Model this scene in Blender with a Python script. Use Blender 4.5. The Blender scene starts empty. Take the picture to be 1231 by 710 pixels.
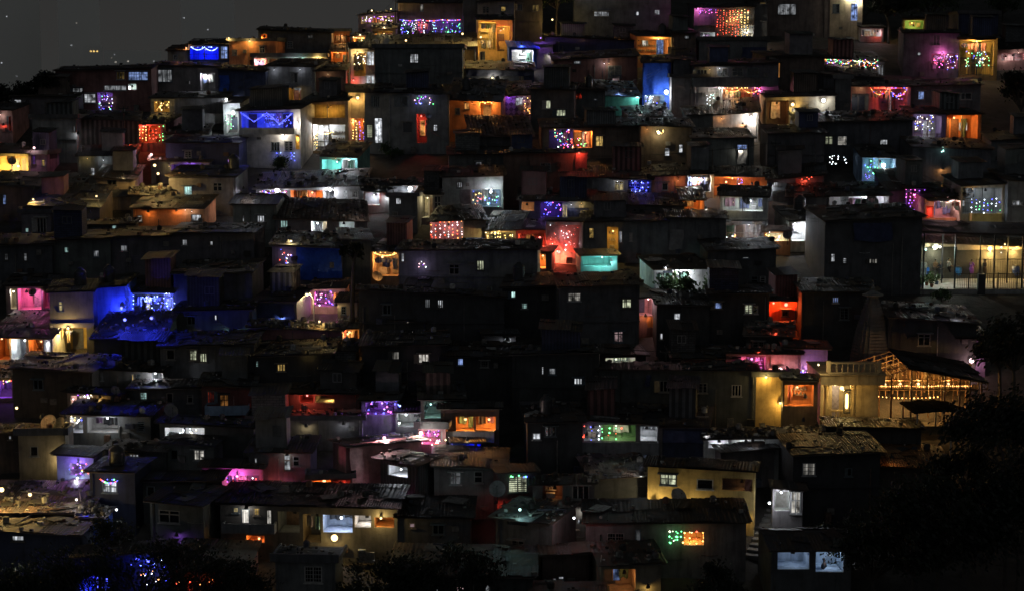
import bpy, math, random
from mathutils import Vector, Matrix, noise

R = math.radians
rnd = random.Random(11)
scene = bpy.context.scene
COL = scene.collection

# ---------------------------------------------------------------- camera model
F, CU, CV = 2000.0, 615.5, 355.0
PITCH = R(7.0)
CAM = Vector((0, 0, 62.0))
CP, SP = math.cos(PITCH), math.sin(PITCH)
DIST = 132.0
Y0, Z0 = DIST * CP, 62.0 - DIST * SP
SL = math.tan(R(18.3))


def ray(u, v):
    x, y = (u - CU) / F, -(v - CV) / F
    return Vector((x, CP + y * SP, -SP + y * CP))


def plane_z(y):
    return Z0 + SL * (y - Y0)


def G(u, v):
    """Point of the hillside seen at photo pixel u, v."""
    d = ray(u, v)
    t = (Z0 - SL * Y0 - CAM.z) / (d.z - SL * d.y)
    return CAM + d * t


def at_depth(u, v, y):
    d = ray(u, v)
    return CAM + d * (y / d.y)


# ---------------------------------------------------------------- materials
def new_mat(name):
    m = bpy.data.materials.new(name)
    m.use_nodes = True
    nt = m.node_tree
    nt.nodes.clear()
    out = nt.nodes.new('ShaderNodeOutputMaterial')
    return m, nt, out


def N(nt, kind, **kw):
    n = nt.nodes.new(kind)
    for k, v in kw.items():
        if k == 'inp':
            for a, b in v.items():
                n.inputs[a].default_value = b
        else:
            setattr(n, k, v)
    return n


def mult(nt, a, b, fac=1.0):
    m = N(nt, 'ShaderNodeMix', data_type='RGBA', blend_type='MULTIPLY')
    m.inputs[0].default_value = fac
    nt.links.new(a, m.inputs[6])
    nt.links.new(b, m.inputs[7])
    return m.outputs[2]


def ramp(nt, fac, stops, interp='LINEAR'):
    r = N(nt, 'ShaderNodeValToRGB')
    r.color_ramp.interpolation = interp
    el = r.color_ramp.elements
    while len(el) < len(stops):
        el.new(0.5)
    for e, (p, c) in zip(el, stops):
        e.position = p
        e.color = (c, c, c, 1) if not isinstance(c, tuple) else (*c, 1)
    nt.links.new(fac, r.inputs[0])
    return r.outputs[0]


def mat_plaster(name, kind='plaster'):
    m, nt, out = new_mat(name)
    L = nt.links.new
    tc = N(nt, 'ShaderNodeTexCoord')
    oi = N(nt, 'ShaderNodeObjectInfo')
    add = N(nt, 'ShaderNodeVectorMath', operation='ADD')
    sc = N(nt, 'ShaderNodeVectorMath', operation='SCALE')
    sc.inputs[0].default_value = (37, 11, 53)
    L(oi.outputs['Random'], sc.inputs['Scale'])
    L(tc.outputs['Object'], add.inputs[0])
    L(sc.outputs[0], add.inputs[1])
    vec = add.outputs[0]
    b = N(nt, 'ShaderNodeBsdfPrincipled', inp={'Roughness': 0.88})
    n1 = N(nt, 'ShaderNodeTexNoise', inp={'Scale': 0.9, 'Detail': 6.0, 'Roughness': 0.65})
    L(vec, n1.inputs['Vector'])
    col = mult(nt, oi.outputs['Color'], ramp(nt, n1.outputs[0], [(0.3, 0.55), (0.5, 0.9), (0.68, 1.2)]))
    # vertical streaks of rain dirt
    mp = N(nt, 'ShaderNodeMapping')
    mp.inputs['Scale'].default_value = (3.2, 3.2, 0.35)
    L(vec, mp.inputs[0])
    n2 = N(nt, 'ShaderNodeTexNoise', inp={'Scale': 1.0, 'Detail': 4.0, 'Roughness': 0.6})
    L(mp.outputs[0], n2.inputs['Vector'])
    col = mult(nt, col, ramp(nt, n2.outputs[0], [(0.32, 0.5), (0.52, 1.0)]), 0.65)
    n3 = N(nt, 'ShaderNodeTexNoise', inp={'Scale': 14.0, 'Detail': 3.0})
    L(vec, n3.inputs['Vector'])
    h = n3.outputs[0]
    if kind == 'brick':
        bt = N(nt, 'ShaderNodeTexBrick', inp={'Scale': 1.0, 'Mortar Size': 0.02, 'Brick Width': 0.42, 'Row Height': 0.17,
                                              'Color1': (1, 1, 1, 1), 'Color2': (0.6, 0.6, 0.6, 1), 'Mortar': (0.35, 0.35, 0.36, 1)})
        sx = N(nt, 'ShaderNodeSeparateXYZ')
        cx = N(nt, 'ShaderNodeCombineXYZ')
        L(tc.outputs['Object'], sx.inputs[0])
        ad = N(nt, 'ShaderNodeMath', operation='ADD')
        L(sx.outputs[0], ad.inputs[0]); L(sx.outputs[1], ad.inputs[1])
        L(ad.outputs[0], cx.inputs[0]); L(sx.outputs[2], cx.inputs[1])
        L(cx.outputs[0], bt.inputs['Vector'])
        col = mult(nt, col, bt.outputs['Color'])
        h = bt.outputs['Color']
    if kind in ('tin', 'wood'):
        sx = N(nt, 'ShaderNodeSeparateXYZ')
        L(tc.outputs['Object'], sx.inputs[0])
        ad = N(nt, 'ShaderNodeMath', operation='ADD')
        L(sx.outputs[0], ad.inputs[0]); L(sx.outputs[1], ad.inputs[1])
        mu = N(nt, 'ShaderNodeMath', operation='MULTIPLY')
        L(ad.outputs[0], mu.inputs[0]); mu.inputs[1].default_value = 28.0 if kind == 'tin' else 14.0
        sn = N(nt, 'ShaderNodeMath', operation='SINE')
        L(mu.outputs[0], sn.inputs[0])
        h = sn.outputs[0]
        sh = ramp(nt, h, [(0.0, 0.62), (0.35, 1.0)] if kind == 'tin' else [(0.0, 0.35), (0.15, 1.0)])
        col = mult(nt, col, sh)
    if kind == 'check':
        ck = N(nt, 'ShaderNodeTexChecker', inp={'Scale': 2.6, 'Color1': (1, 1, 1, 1), 'Color2': (0.35, 0.32, 0.34, 1)})
        mp2 = N(nt, 'ShaderNodeMapping')
        mp2.inputs['Rotation'].default_value = (0, R(45), 0)
        mp2.inputs['Location'].default_value = (0, 0.123, 0)
        L(tc.outputs['Object'], mp2.inputs[0])
        L(mp2.outputs[0], ck.inputs['Vector'])
        col = mult(nt, col, ck.outputs[0])
    bp = N(nt, 'ShaderNodeBump', inp={'Strength': 0.35, 'Distance': 0.03})
    L(h, bp.inputs['Height'])
    L(col, b.inputs['Base Color'])
    L(bp.outputs[0], b.inputs['Normal'])
    L(b.outputs[0], out.inputs[0])
    return m


def mat_sheet(name, rough=0.5, metal=0.25, island=True, rust=True):
    m, nt, out = new_mat(name)
    L = nt.links.new
    tc = N(nt, 'ShaderNodeTexCoord')
    oi = N(nt, 'ShaderNodeObjectInfo')
    b = N(nt, 'ShaderNodeBsdfPrincipled', inp={'Roughness': rough, 'Metallic': metal, 'Specular IOR Level': 0.12})
    col = oi.outputs['Color']
    if island:
        gi = N(nt, 'ShaderNodeNewGeometry')
        col = mult(nt, col, ramp(nt, gi.outputs['Random Per Island'],
                                 [(0, (0.35, 0.34, 0.33)), (0.3, (0.8, 0.78, 0.76)), (0.5, (0.95, 0.7, 0.5)), (0.7, (1.3, 1.3, 1.35)),
                                  (0.9, (0.5, 0.5, 0.55)), (1.0, (1.5, 1.5, 1.5))]))
    n1 = N(nt, 'ShaderNodeTexNoise', inp={'Scale': 2.2, 'Detail': 6.0, 'Roughness': 0.7})
    L(tc.outputs['Object'], n1.inputs['Vector'])
    if rust:
        mx = N(nt, 'ShaderNodeMix', data_type='RGBA')
        L(ramp(nt, n1.outputs[0], [(0.5, 0.0), (0.66, 0.75)]), mx.inputs[0])
        L(col, mx.inputs[6])
        mx.inputs[7].default_value = (0.09, 0.05, 0.03, 1)
        col = mx.outputs[2]
    else:
        col = mult(nt, col, ramp(nt, n1.outputs[0], [(0.3, 0.55), (0.65, 1.1)]))
    bp = N(nt, 'ShaderNodeBump', inp={'Strength': 0.4, 'Distance': 0.06})
    L(n1.outputs[0], bp.inputs['Height'])
    L(bp.outputs[0], b.inputs['Normal'])
    L(col, b.inputs['Base Color'])
    L(b.outputs[0], out.inputs[0])
    return m


def mat_simple(name, col=None, rough=0.7, metal=0.0, spec=0.5):
    m, nt, out = new_mat(name)
    b = N(nt, 'ShaderNodeBsdfPrincipled', inp={'Roughness': rough, 'Metallic': metal, 'Specular IOR Level': spec})
    if col is None:
        oi = N(nt, 'ShaderNodeObjectInfo')
        tc = N(nt, 'ShaderNodeTexCoord')
        n1 = N(nt, 'ShaderNodeTexNoise', inp={'Scale': 5.0, 'Detail': 4.0})
        nt.links.new(tc.outputs['Object'], n1.inputs['Vector'])
        nt.links.new(mult(nt, oi.outputs['Color'], ramp(nt, n1.outputs[0], [(0.3, 0.6), (0.65, 1.1)])), b.inputs['Base Color'])
    else:
        tc = N(nt, 'ShaderNodeTexCoord')
        n1 = N(nt, 'ShaderNodeTexNoise', inp={'Scale': 3.0, 'Detail': 6.0})
        nt.links.new(tc.outputs['Object'], n1.inputs['Vector'])
        rg = N(nt, 'ShaderNodeRGB')
        rg.outputs[0].default_value = (*col, 1)
        nt.links.new(mult(nt, rg.outputs[0], ramp(nt, n1.outputs[0], [(0.3, 0.6), (0.65, 1.2)])), b.inputs['Base Color'])
    nt.links.new(b.outputs[0], out.inputs[0])
    return m


def mat_pane():
    """Glass of a lit window: lamp-lit curtains and things behind it."""
    m, nt, out = new_mat('lit_glass')
    L = nt.links.new
    tc = N(nt, 'ShaderNodeTexCoord')
    oi = N(nt, 'ShaderNodeObjectInfo')
    add = N(nt, 'ShaderNodeVectorMath', operation='ADD')
    sc = N(nt, 'ShaderNodeVectorMath', operation='SCALE')
    sc.inputs[0].default_value = (91, 0, 57)
    L(oi.outputs['Random'], sc.inputs['Scale'])
    L(tc.outputs['Object'], add.inputs[0]); L(sc.outputs[0], add.inputs[1])
    n1 = N(nt, 'ShaderNodeTexNoise', inp={'Scale': 1.7, 'Detail': 3.0, 'Roughness': 0.6})
    L(add.outputs[0], n1.inputs['Vector'])
    mp = N(nt, 'ShaderNodeMapping')
    mp.inputs['Scale'].default_value = (7.0, 1.0, 0.5)
    L(add.outputs[0], mp.inputs[0])
    n2 = N(nt, 'ShaderNodeTexNoise', inp={'Scale': 1.0, 'Detail': 1.0})
    L(mp.outputs[0], n2.inputs['Vector'])
    f1 = ramp(nt, n1.outputs[0], [(0.36, 0.06), (0.46, 0.5), (0.6, 1.2)])
    f2 = ramp(nt, n2.outputs[0], [(0.38, 0.35), (0.58, 1.15)])
    col = mult(nt, mult(nt, oi.outputs['Color'], f1), f2)
    e = N(nt, 'ShaderNodeEmission')
    L(col, e.inputs[0]); L(oi.outputs['Alpha'], e.inputs[1])
    L(e.outputs[0], out.inputs[0])
    return m


def mat_emit(name, col, strength, sample=False):
    m, nt, out = new_mat(name)
    e = N(nt, 'ShaderNodeEmission')
    e.inputs[0].default_value = (*col, 1)
    e.inputs[1].default_value = strength
    nt.links.new(e.outputs[0], out.inputs[0])
    if not sample:
        m.cycles.emission_sampling = 'NONE'
    return m


def mat_debris():
    m, nt, out = new_mat('roof_debris')
    L = nt.links.new
    gi = N(nt, 'ShaderNodeNewGeometry')
    oi = N(nt, 'ShaderNodeObjectInfo')
    b = N(nt, 'ShaderNodeBsdfPrincipled', inp={'Roughness': 0.8})
    c = ramp(nt, gi.outputs['Random Per Island'], [(0, (0.12, 0.12, 0.12)), (0.25, (0.45, 0.42, 0.4)), (0.45, (0.8, 0.75, 0.68)), (0.6, (0.16, 0.14, 0.12)), (0.72, (1.5, 1.48, 1.42)), (0.82, (0.3, 0.34, 0.5)),
                                                              (0.88, (0.6, 0.35, 0.25)), (0.94, (2.0, 1.98, 1.9))], 'CONSTANT')
    tc = N(nt, 'ShaderNodeTexCoord')
    n1 = N(nt, 'ShaderNodeTexNoise', inp={'Scale': 6.0, 'Detail': 4.0})
    L(tc.outputs['Object'], n1.inputs['Vector'])
    L(mult(nt, mult(nt, oi.outputs['Color'], c), ramp(nt, n1.outputs[0], [(0.3, 0.5), (0.65, 1.1)])), b.inputs['Base Color'])
    L(b.outputs[0], out.inputs[0])
    return m


def mat_ground():
    m, nt, out = new_mat('bare_earth')
    L = nt.links.new
    tc = N(nt, 'ShaderNodeTexCoord')
    b = N(nt, 'ShaderNodeBsdfPrincipled', inp={'Roughness': 0.95})
    n1 = N(nt, 'ShaderNodeTexNoise', inp={'Scale': 0.6, 'Detail': 8.0, 'Roughness': 0.7})
    L(tc.outputs['Object'], n1.inputs['Vector'])
    L(ramp(nt, n1.outputs[0], [(0.3, (0.015, 0.013, 0.011)), (0.55, (0.045, 0.04, 0.035)), (0.75, (0.08, 0.075, 0.07))]), b.inputs['Base Color'])
    bp = N(nt, 'ShaderNodeBump', inp={'Strength': 0.6, 'Distance': 0.2})
    L(n1.outputs[0], bp.inputs['Height']); L(bp.outputs[0], b.inputs['Normal'])
    L(b.outputs[0], out.inputs[0])
    return m


def mat_leaf(name, c):
    m, nt, out = new_mat(name)
    L = nt.links.new
    b = N(nt, 'ShaderNodeBsdfPrincipled', inp={'Roughness': 0.6})
    gi = N(nt, 'ShaderNodeNewGeometry')
    rg = N(nt, 'ShaderNodeRGB')
    rg.outputs[0].default_value = (*c, 1)
    L(mult(nt, rg.outputs[0], ramp(nt, gi.outputs['Random Per Island'], [(0, 0.45), (1, 1.4)])), b.inputs['Base Color'])
    tr = N(nt, 'ShaderNodeBsdfTranslucent')
    L(rg.outputs[0], tr.inputs[0])
    mx = N(nt, 'ShaderNodeMixShader')
    mx.inputs[0].default_value = 0.3
    L(b.outputs[0], mx.inputs[1]); L(tr.outputs[0], mx.inputs[2])
    L(mx.outputs[0], out.inputs[0])
    return m


M = dict(
    plaster=mat_plaster('stained_plaster'), brick=mat_plaster('rough_brick', 'brick'), tin=mat_plaster('ribbed_tin', 'tin'),
    wood=mat_plaster('plank_wood', 'wood'), check=mat_plaster('chequered_plaster', 'check'),
    sheet=mat_sheet('corrugated_sheet', 0.62, 0.1), tile=mat_sheet('clay_tile', 0.6, 0.0, True, False),
    tarp=mat_sheet('plastic_tarp', 0.4, 0.0, False, False), concrete=mat_plaster('concrete'),
    frame=mat_simple('painted_frame', None, 0.55), steel=mat_simple('dark_steel', (0.03, 0.03, 0.032), 0.5, 0.4),
    glass=mat_simple('dark_glass', (0.012, 0.013, 0.015), 0.12), cloth=mat_simple('cloth', None, 0.9),
    cable=mat_simple('black_cable', (0.015, 0.015, 0.015), 0.6), pane=mat_pane(), ground=mat_ground(),
    dish=mat_simple('dish_enamel', None, 0.45), bark=mat_simple('bark', (0.06, 0.05, 0.04), 0.9),
    leaf=mat_leaf('leaf_green', (0.045, 0.075, 0.028)), leafd=mat_leaf('leaf_dark', (0.013, 0.018, 0.01)),
    felt=mat_simple('black_canvas', (0.012, 0.012, 0.012), 1.0, 0.0, 0.0),
    skin=mat_simple('skin', (0.22, 0.12, 0.08), 0.6), hair=mat_simple('hair', (0.01, 0.009, 0.008), 0.5),
    plastic=mat_simple('plastic', None, 0.35), debris=mat_debris(),
)

LC = dict(w=(0.86, 0.92, 1.0), W=(1.0, 0.93, 0.8), y=(1.0, 0.66, 0.2), o=(1.0, 0.42, 0.11), r=(1.0, 0.1, 0.05), f=(1.0, 0.11, 0.02), b=(0.025, 0.04, 1.0), m=(1.0, 0.17, 0.6),
          p=(1.0, 0.58, 0.62), g=(0.15, 1.0, 0.3), c=(0.5, 1.0, 0.92), v=(0.42, 0.14, 1.0), Y=(1.0, 0.8, 0.4), k=(0.35, 0.5, 1.0), n=(0.75, 0.8, 0.55))
LNAME = dict(f='flame red', w='white', W='white', y='yellow', o='orange', r='red', b='blue', m='magenta', p='pink', g='green', c='cyan', v='violet', Y='yellow', k='pale blue', n='white')
WC = dict(gr=(0.24, 0.235, 0.23), dg=(0.15, 0.152, 0.158), bk=(0.115, 0.117, 0.122), fr=(0.55, 0.13, 0.06), wh=(0.6, 0.59, 0.57), pk=(0.5, 0.27, 0.26), tl=(0.16, 0.42, 0.4),
          bl=(0.035, 0.1, 0.5), nv=(0.05, 0.06, 0.12), rd=(0.2, 0.1, 0.095), og=(0.55, 0.24, 0.1), oc=(0.5, 0.34, 0.12), cr=(0.55, 0.45, 0.3),
          br=(0.15, 0.115, 0.095), pu=(0.3, 0.2, 0.36), gn=(0.14, 0.25, 0.12), tn=(0.36, 0.29, 0.21), lb=(0.3, 0.4, 0.55), ru=(0.2, 0.11, 0.06),
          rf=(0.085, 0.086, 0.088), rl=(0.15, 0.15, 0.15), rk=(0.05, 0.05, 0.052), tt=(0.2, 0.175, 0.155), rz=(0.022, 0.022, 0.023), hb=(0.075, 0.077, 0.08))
BULB = {k: mat_emit('bulb_' + LNAME.get(k, 'soft') + k, tuple(0.15 + 0.85 * x for x in c), 7.0 if k in 'wW' else 3.4) for k, c in LC.items()}
BEAD = {k: mat_emit('bead_' + LNAME.get(k, 'soft') + k, (0.1, 0.12, 1.0) if k == 'b' else c, 5.0) for k, c in LC.items()}


# ---------------------------------------------------------------- mesh builder
class MB:
    def __init__(s):
        s.v, s.f, s.m = [], [], []

    def add(s, vs, fs, mi=0):
        o = len(s.v)
        s.v += [tuple(p) for p in vs]
        for f in fs:
            s.f.append(tuple(i + o for i in f))
            s.m.append(mi)

    def box(s, x0, x1, y0, y1, z0, z1, mi=0, mat=None):
        vs = [Vector(p) for p in ((x0, y0, z0), (x1, y0, z0), (x1, y1, z0), (x0, y1, z0), (x0, y0, z1), (x1, y0, z1), (x1, y1, z1), (x0, y1, z1))]
        if mat is not None:
            vs = [mat @ p for p in vs]
        s.add(vs, [(0, 3, 2, 1), (4, 5, 6, 7), (0, 1, 5, 4), (1, 2, 6, 5), (2, 3, 7, 6), (3, 0, 4, 7)], mi)

    def lump(s, c, sx, sy, sz, mi=0, rz=0.0, tilt=0.0, jit=0.25):
        mat = Matrix.Translation(c) @ Matrix.Rotation(rz, 4, 'Z') @ Matrix.Rotation(tilt, 4, 'X')
        vs = [mat @ Vector((a * sx * rnd.uniform(1 - jit, 1), b * sy * rnd.uniform(1 - jit, 1), d * sz)) for d in (0, 1) for a, b in ((-.5, -.5), (.5, -.5), (.5, .5), (-.5, .5))]
        s.add(vs, [(0, 3, 2, 1), (4, 5, 6, 7), (0, 1, 5, 4), (1, 2, 6, 5), (2, 3, 7, 6), (3, 0, 4, 7)], mi)

    def tube(s, pts, r, n=6, mi=0, r2=None):
        pts = [Vector(p) for p in pts]
        rings, k = [], len(pts)
        for i, p in enumerate(pts):
            t = (pts[min(i + 1, k - 1)] - pts[max(i - 1, 0)]).normalized()
            a = t.cross(Vector((0, 0, 1)) if abs(t.z) < 0.9 else Vector((1, 0, 0))).normalized()
            b = t.cross(a)
            rr = r if r2 is None else r + (r2 - r) * i / max(1, k - 1)
            rings += [p + a * (rr * math.cos(2 * math.pi * j / n)) + b * (rr * math.sin(2 * math.pi * j / n)) for j in range(n)]
        fs = [(i * n + j, i * n + (j + 1) % n, (i + 1) * n + (j + 1) % n, (i + 1) * n + j) for i in range(k - 1) for j in range(n)]
        fs += [tuple(range(n))[::-1], tuple(range((k - 1) * n, k * n))]
        s.add(rings, fs, mi)

    def octa(s, c, r, mi=0):
        x, y, z = c
        s.add([(x + r, y, z), (x - r, y, z), (x, y + r, z), (x, y - r, z), (x, y, z + r), (x, y, z - r)],
              [(0, 2, 4), (2, 1, 4), (1, 3, 4), (3, 0, 4), (2, 0, 5), (1, 2, 5), (3, 1, 5), (0, 3, 5)], mi)

    def ball(s, c, r, mi=0, n=8, k=5, sz=1.0):
        vs = [(c[0], c[1], c[2] - r * sz)]
        for i in range(1, k):
            a = -math.pi / 2 + math.pi * i / k
            vs += [(c[0] + r * math.cos(a) * math.cos(2 * math.pi * j / n), c[1] + r * math.cos(a) * math.sin(2 * math.pi * j / n), c[2] + r * sz * math.sin(a)) for j in range(n)]
        vs.append((c[0], c[1], c[2] + r * sz))
        fs = [(0, 1 + (j + 1) % n, 1 + j) for j in range(n)]
        for i in range(k - 2):
            fs += [(1 + i * n + j, 1 + i * n + (j + 1) % n, 1 + (i + 1) * n + (j + 1) % n, 1 + (i + 1) * n + j) for j in range(n)]
        t = len(vs) - 1
        fs += [(1 + (k - 2) * n + j, 1 + (k - 2) * n + (j + 1) % n, t) for j in range(n)]
        s.add(vs, fs, mi)

    def lathe(s, prof, c=(0, 0, 0), n=12, mi=0):
        """prof: list of (radius, z)."""
        k = len(prof)
        vs = [(c[0] + r * math.cos(2 * math.pi * j / n), c[1] + r * math.sin(2 * math.pi * j / n), c[2] + z) for r, z in prof for j in range(n)]
        fs = [(i * n + j, i * n + (j + 1) % n, (i + 1) * n + (j + 1) % n, (i + 1) * n + j) for i in range(k - 1) for j in range(n)]
        fs += [tuple(range(n))[::-1], tuple(range((k - 1) * n, k * n))]
        s.add(vs, fs, mi)

    def sheet(s, fn, nx, ny, mi=0):
        vs = [fn(i / nx, j / ny) for j in range(ny + 1) for i in range(nx + 1)]
        w = nx + 1
        s.add(vs, [(j * w + i, j * w + i + 1, (j + 1) * w + i + 1, (j + 1) * w + i) for j in range(ny) for i in range(nx)], mi)

    def build(s, name, mats, parent=None, color=None, smooth=False):
        me = bpy.data.meshes.new(name)
        me.from_pydata(s.v, [], s.f)
        if not isinstance(mats, (list, tuple)):
            mats = [mats]
        for m in mats:
            me.materials.append(m)
        if len(mats) > 1:
            me.polygons.foreach_set('material_index', s.m)
        if smooth:
            me.polygons.foreach_set('use_smooth', [True] * len(me.polygons))
        me.update()
        o = bpy.data.objects.new(name, me)
        COL.objects.link(o)
        if parent is not None:
            o.parent = parent
        if color is not None:
            o.color = (*color[:3], color[3] if len(color) > 3 else 1.0)
        return o


def tag(o, label=None, cat=None, group=None, kind=None):
    if label: o['label'] = label
    if cat: o['category'] = cat
    if group: o['group'] = group
    if kind: o['kind'] = kind
    return o


def empty(name, loc, yaw=0.0, label=None, cat=None, group=None):
    o = bpy.data.objects.new(name, None)
    COL.objects.link(o)
    o.empty_display_size = 0.3
    o.location = loc
    o.rotation_euler = (0, 0, yaw)
    return tag(o, label, cat, group)


PK = 1.0
KROOM, KLAMP, KSTR = 4.0, 2.2, 2.2
KZ = [1.0]
KCOL = dict(b=1.5, v=1.5, k=1.2, r=1.3, m=1.2)


def point_light(name, loc, col, power, parent=None, radius=0.07):
    d = bpy.data.lights.new(name, 'POINT')
    d.color = LC[col] if isinstance(col, str) else col
    d.energy = power * PK
    d.shadow_soft_size = radius
    o = bpy.data.objects.new(name, d)
    COL.objects.link(o)
    o.location = loc
    if parent is not None:
        o.parent = parent
    return o


def vary(c, a=0.18):
    k = rnd.uniform(1 - a, 1 + a)
    return tuple(max(0.01, x * k * rnd.uniform(0.95, 1.05)) for x in c[:3])


# ---------------------------------------------------------------- roofs
def roof_sheets(mb, x0, x1, y0, y1, zf, tile=False, seed_rows=None):
    """Overlapping weathered sheets lying on z = zf(x, y)."""
    if tile:
        tw, tl = 0.34, 0.42
        nx, ny = max(1, int((x1 - x0) / tw)), max(1, int((y1 - y0) / tl))
        for j in range(ny):
            for i in range(nx):
                if rnd.random() < 0.02:
                    continue
                a = x0 + (i + rnd.uniform(-.06, .06)) * tw
                b = y0 + (j + rnd.uniform(-.08, .08)) * tl
                dz = rnd.uniform(0, 0.025)
                vs = []
                for yy, lift in ((b, 0.075), (b + tl * 1.1, 0.01)):
                    for q, hh in ((0, 0), (0.3, 0.055), (0.7, 0.055), (1, 0)):
                        x = a + q * tw
                        vs.append((x, yy, zf(x, yy) + lift + hh + dz))
                mb.add(vs, [(0, 1, 5, 4), (1, 2, 6, 5), (2, 3, 7, 6), (0, 4, 5, 1)], 0)
        return
    x = x0
    per, amp = 0.2, 0.018
    while x < x1 - 0.15:
        w = min(rnd.uniform(0.75, 1.05), x1 - x)
        y = y0 + rnd.uniform(-0.22, 0.1)
        while y < y1 - 0.2:
            l = min(rnd.uniform(1.6, 2.6), y1 - y + 0.1)
            lift, skew, tw = rnd.uniform(0.02, 0.07), rnd.uniform(-.05, .05), rnd.uniform(-.03, .03)
            per, amp = rnd.choice((.15, .2, .2, .27)), rnd.choice((.004, .012, .018, .022))
            n = max(4, int(w * 1.08 / per * 4))
            vs = []
            for jj in (0, 1):
                for i in range(n + 1):
                    q = i / n
                    xx = x + q * w * 1.08 + skew * jj
                    yy = y + jj * l * 1.06
                    vs.append((xx, yy, zf(xx, yy) + lift + (0.05 if jj == 0 else 0.0) + tw * q + amp * math.sin(q * w * 1.08 / per * 2 * math.pi)))
            mb.add(vs, [(i, i + 1, n + 2 + i, n + 1 + i) for i in range(n)], 0)
            y += l
        x += w
    # a few loose patch sheets
    for _ in range(int((x1 - x0) * (y1 - y0) / 14)):
        cx, cy, a = rnd.uniform(x0 + .6, x1 - .6), rnd.uniform(y0 + .6, max(y0 + .7, y1 - .6)), rnd.uniform(-.6, .6)
        w, l = rnd.uniform(.6, 1.3), rnd.uniform(.8, 1.9)
        ca, sa = math.cos(a), math.sin(a)
        lift = rnd.uniform(.1, .16)
        def fn(p, q):
            dx, dy = (p - .5) * w, (q - .5) * l
            X, Y = cx + dx * ca - dy * sa, cy + dx * sa + dy * ca
            return (X, Y, zf(X, Y) + lift + 0.03 * math.sin(p * 9) + rnd.uniform(-.015, .015))
        mb.sheet(fn, 5, 3, 0)


def roof_clutter(mb, x0, x1, y0, y1, zf, n):
    for _ in range(int(n * 2.2)):
        x, y = rnd.uniform(x0, x1), rnd.uniform(y0, y1)
        s = rnd.uniform(.07, .24)
        mb.lump((x, y, zf(x, y) + .03), s, s * rnd.uniform(.5, 1), s * rnd.uniform(.25, .7), 0, rnd.uniform(0, 3), rnd.uniform(-.3, .3), .4)
    for _ in range(n):
        x, y = rnd.uniform(x0, x1), rnd.uniform(y0, y1)
        z = zf(x, y) + 0.05
        k = rnd.random()
        if k < 0.5:
            mb.lump((x, y, z), rnd.uniform(.15, .4), rnd.uniform(.12, .3), rnd.uniform(.08, .2), 0, rnd.uniform(0, 3), 0, .4)
        elif k < 0.68:
            a = rnd.uniform(-.7, .7) + (math.pi / 2 if rnd.random() < .4 else 0)
            l = rnd.uniform(.8, 2.2)
            d = Vector((math.cos(a), math.sin(a), 0)) * l / 2
            p0, p1 = Vector((x, y, 0)) - d, Vector((x, y, 0)) + d
            p0.x, p1.x = min(max(p0.x, x0), x1), min(max(p1.x, x0), x1)
            p0.y, p1.y = min(max(p0.y, y0), y1), min(max(p1.y, y0), y1)
            p0.z, p1.z = zf(p0.x, p0.y) + .1, zf(p1.x, p1.y) + .1
            if (p1 - p0).length > .2:
                mb.tube([p0, p1], rnd.uniform(.025, .06), 5, 0)
        elif k < 0.86:
            w, l, a = rnd.uniform(.5, 1.6), rnd.uniform(.5, 1.4), rnd.uniform(0, 3)
            sd = rnd.uniform(0, 99)
            def fn(p, q):
                dx, dy = (p - .5) * w, (q - .5) * l
                X = min(max(x + dx * math.cos(a) - dy * math.sin(a), x0), x1)
                Y = min(max(y + dx * math.sin(a) + dy * math.cos(a), y0), y1)
                return (X, Y, zf(X, Y) + .09 + .12 * max(0, noise.noise(Vector((X * 1.7 + sd, Y * 1.7, 0)))))
            mb.sheet(fn, 6, 6, 0)
        else:
            mb.lathe([(.05, 0), (.2, .02), (.2, .3), (.15, .36), (.04, .4)], (x, y, z), 8, 0)


# ---------------------------------------------------------------- house
HOUSES = []
LABELS = {}
COUNT = dict(strings=0)


def parse(feats):
    out = []
    for part in feats.split(';'):
        t = part.split()
        if t:
            out.append([t[0]] + [float(x) if x.replace('.', '', 1).lstrip('-').isdigit() else x for x in t[1:]])
    return out


def h(label, u0, u1, ve, vb, wall='gr', feats='', roof='s', pitch=12.0, tilt=0.0, depth=5.0, yaw=None, rc='rf', k=None, over=0.55, mat='plaster', name=None):
    HOUSES.append(dict(label=label, u0=u0, u1=u1, ve=ve, vb=vb, wall=wall, feats=parse(feats), roof=roof, pitch=pitch, tilt=tilt, depth=depth,
                       yaw=yaw, rc=rc, k=k, over=over, mat=mat, name=name))


KINDN = dict(plaster='plaster_house', brick='brick_house', tin='tin_shack', wood='plank_hut', tarp='tarp_hut', check='plaster_house')


def limit_depths():
    for a in HOUSES:
        ya = G((a['u0'] + a['u1']) / 2, a['vb']).y
        lim = 99.0
        for b in HOUSES:
            if b is a or b['vb'] <= a['vb'] + 0.01 and b is a:
                continue
            ov = min(a['u1'], b['u1']) - max(a['u0'], b['u0'])
            if ov > 3 and b['vb'] < a['vb']:
                yb = G((b['u0'] + b['u1']) / 2, b['vb']).y
                lim = min(lim, yb - ya - 0.35)
        a['D'] = max(1.3, min(a['depth'], lim))


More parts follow.
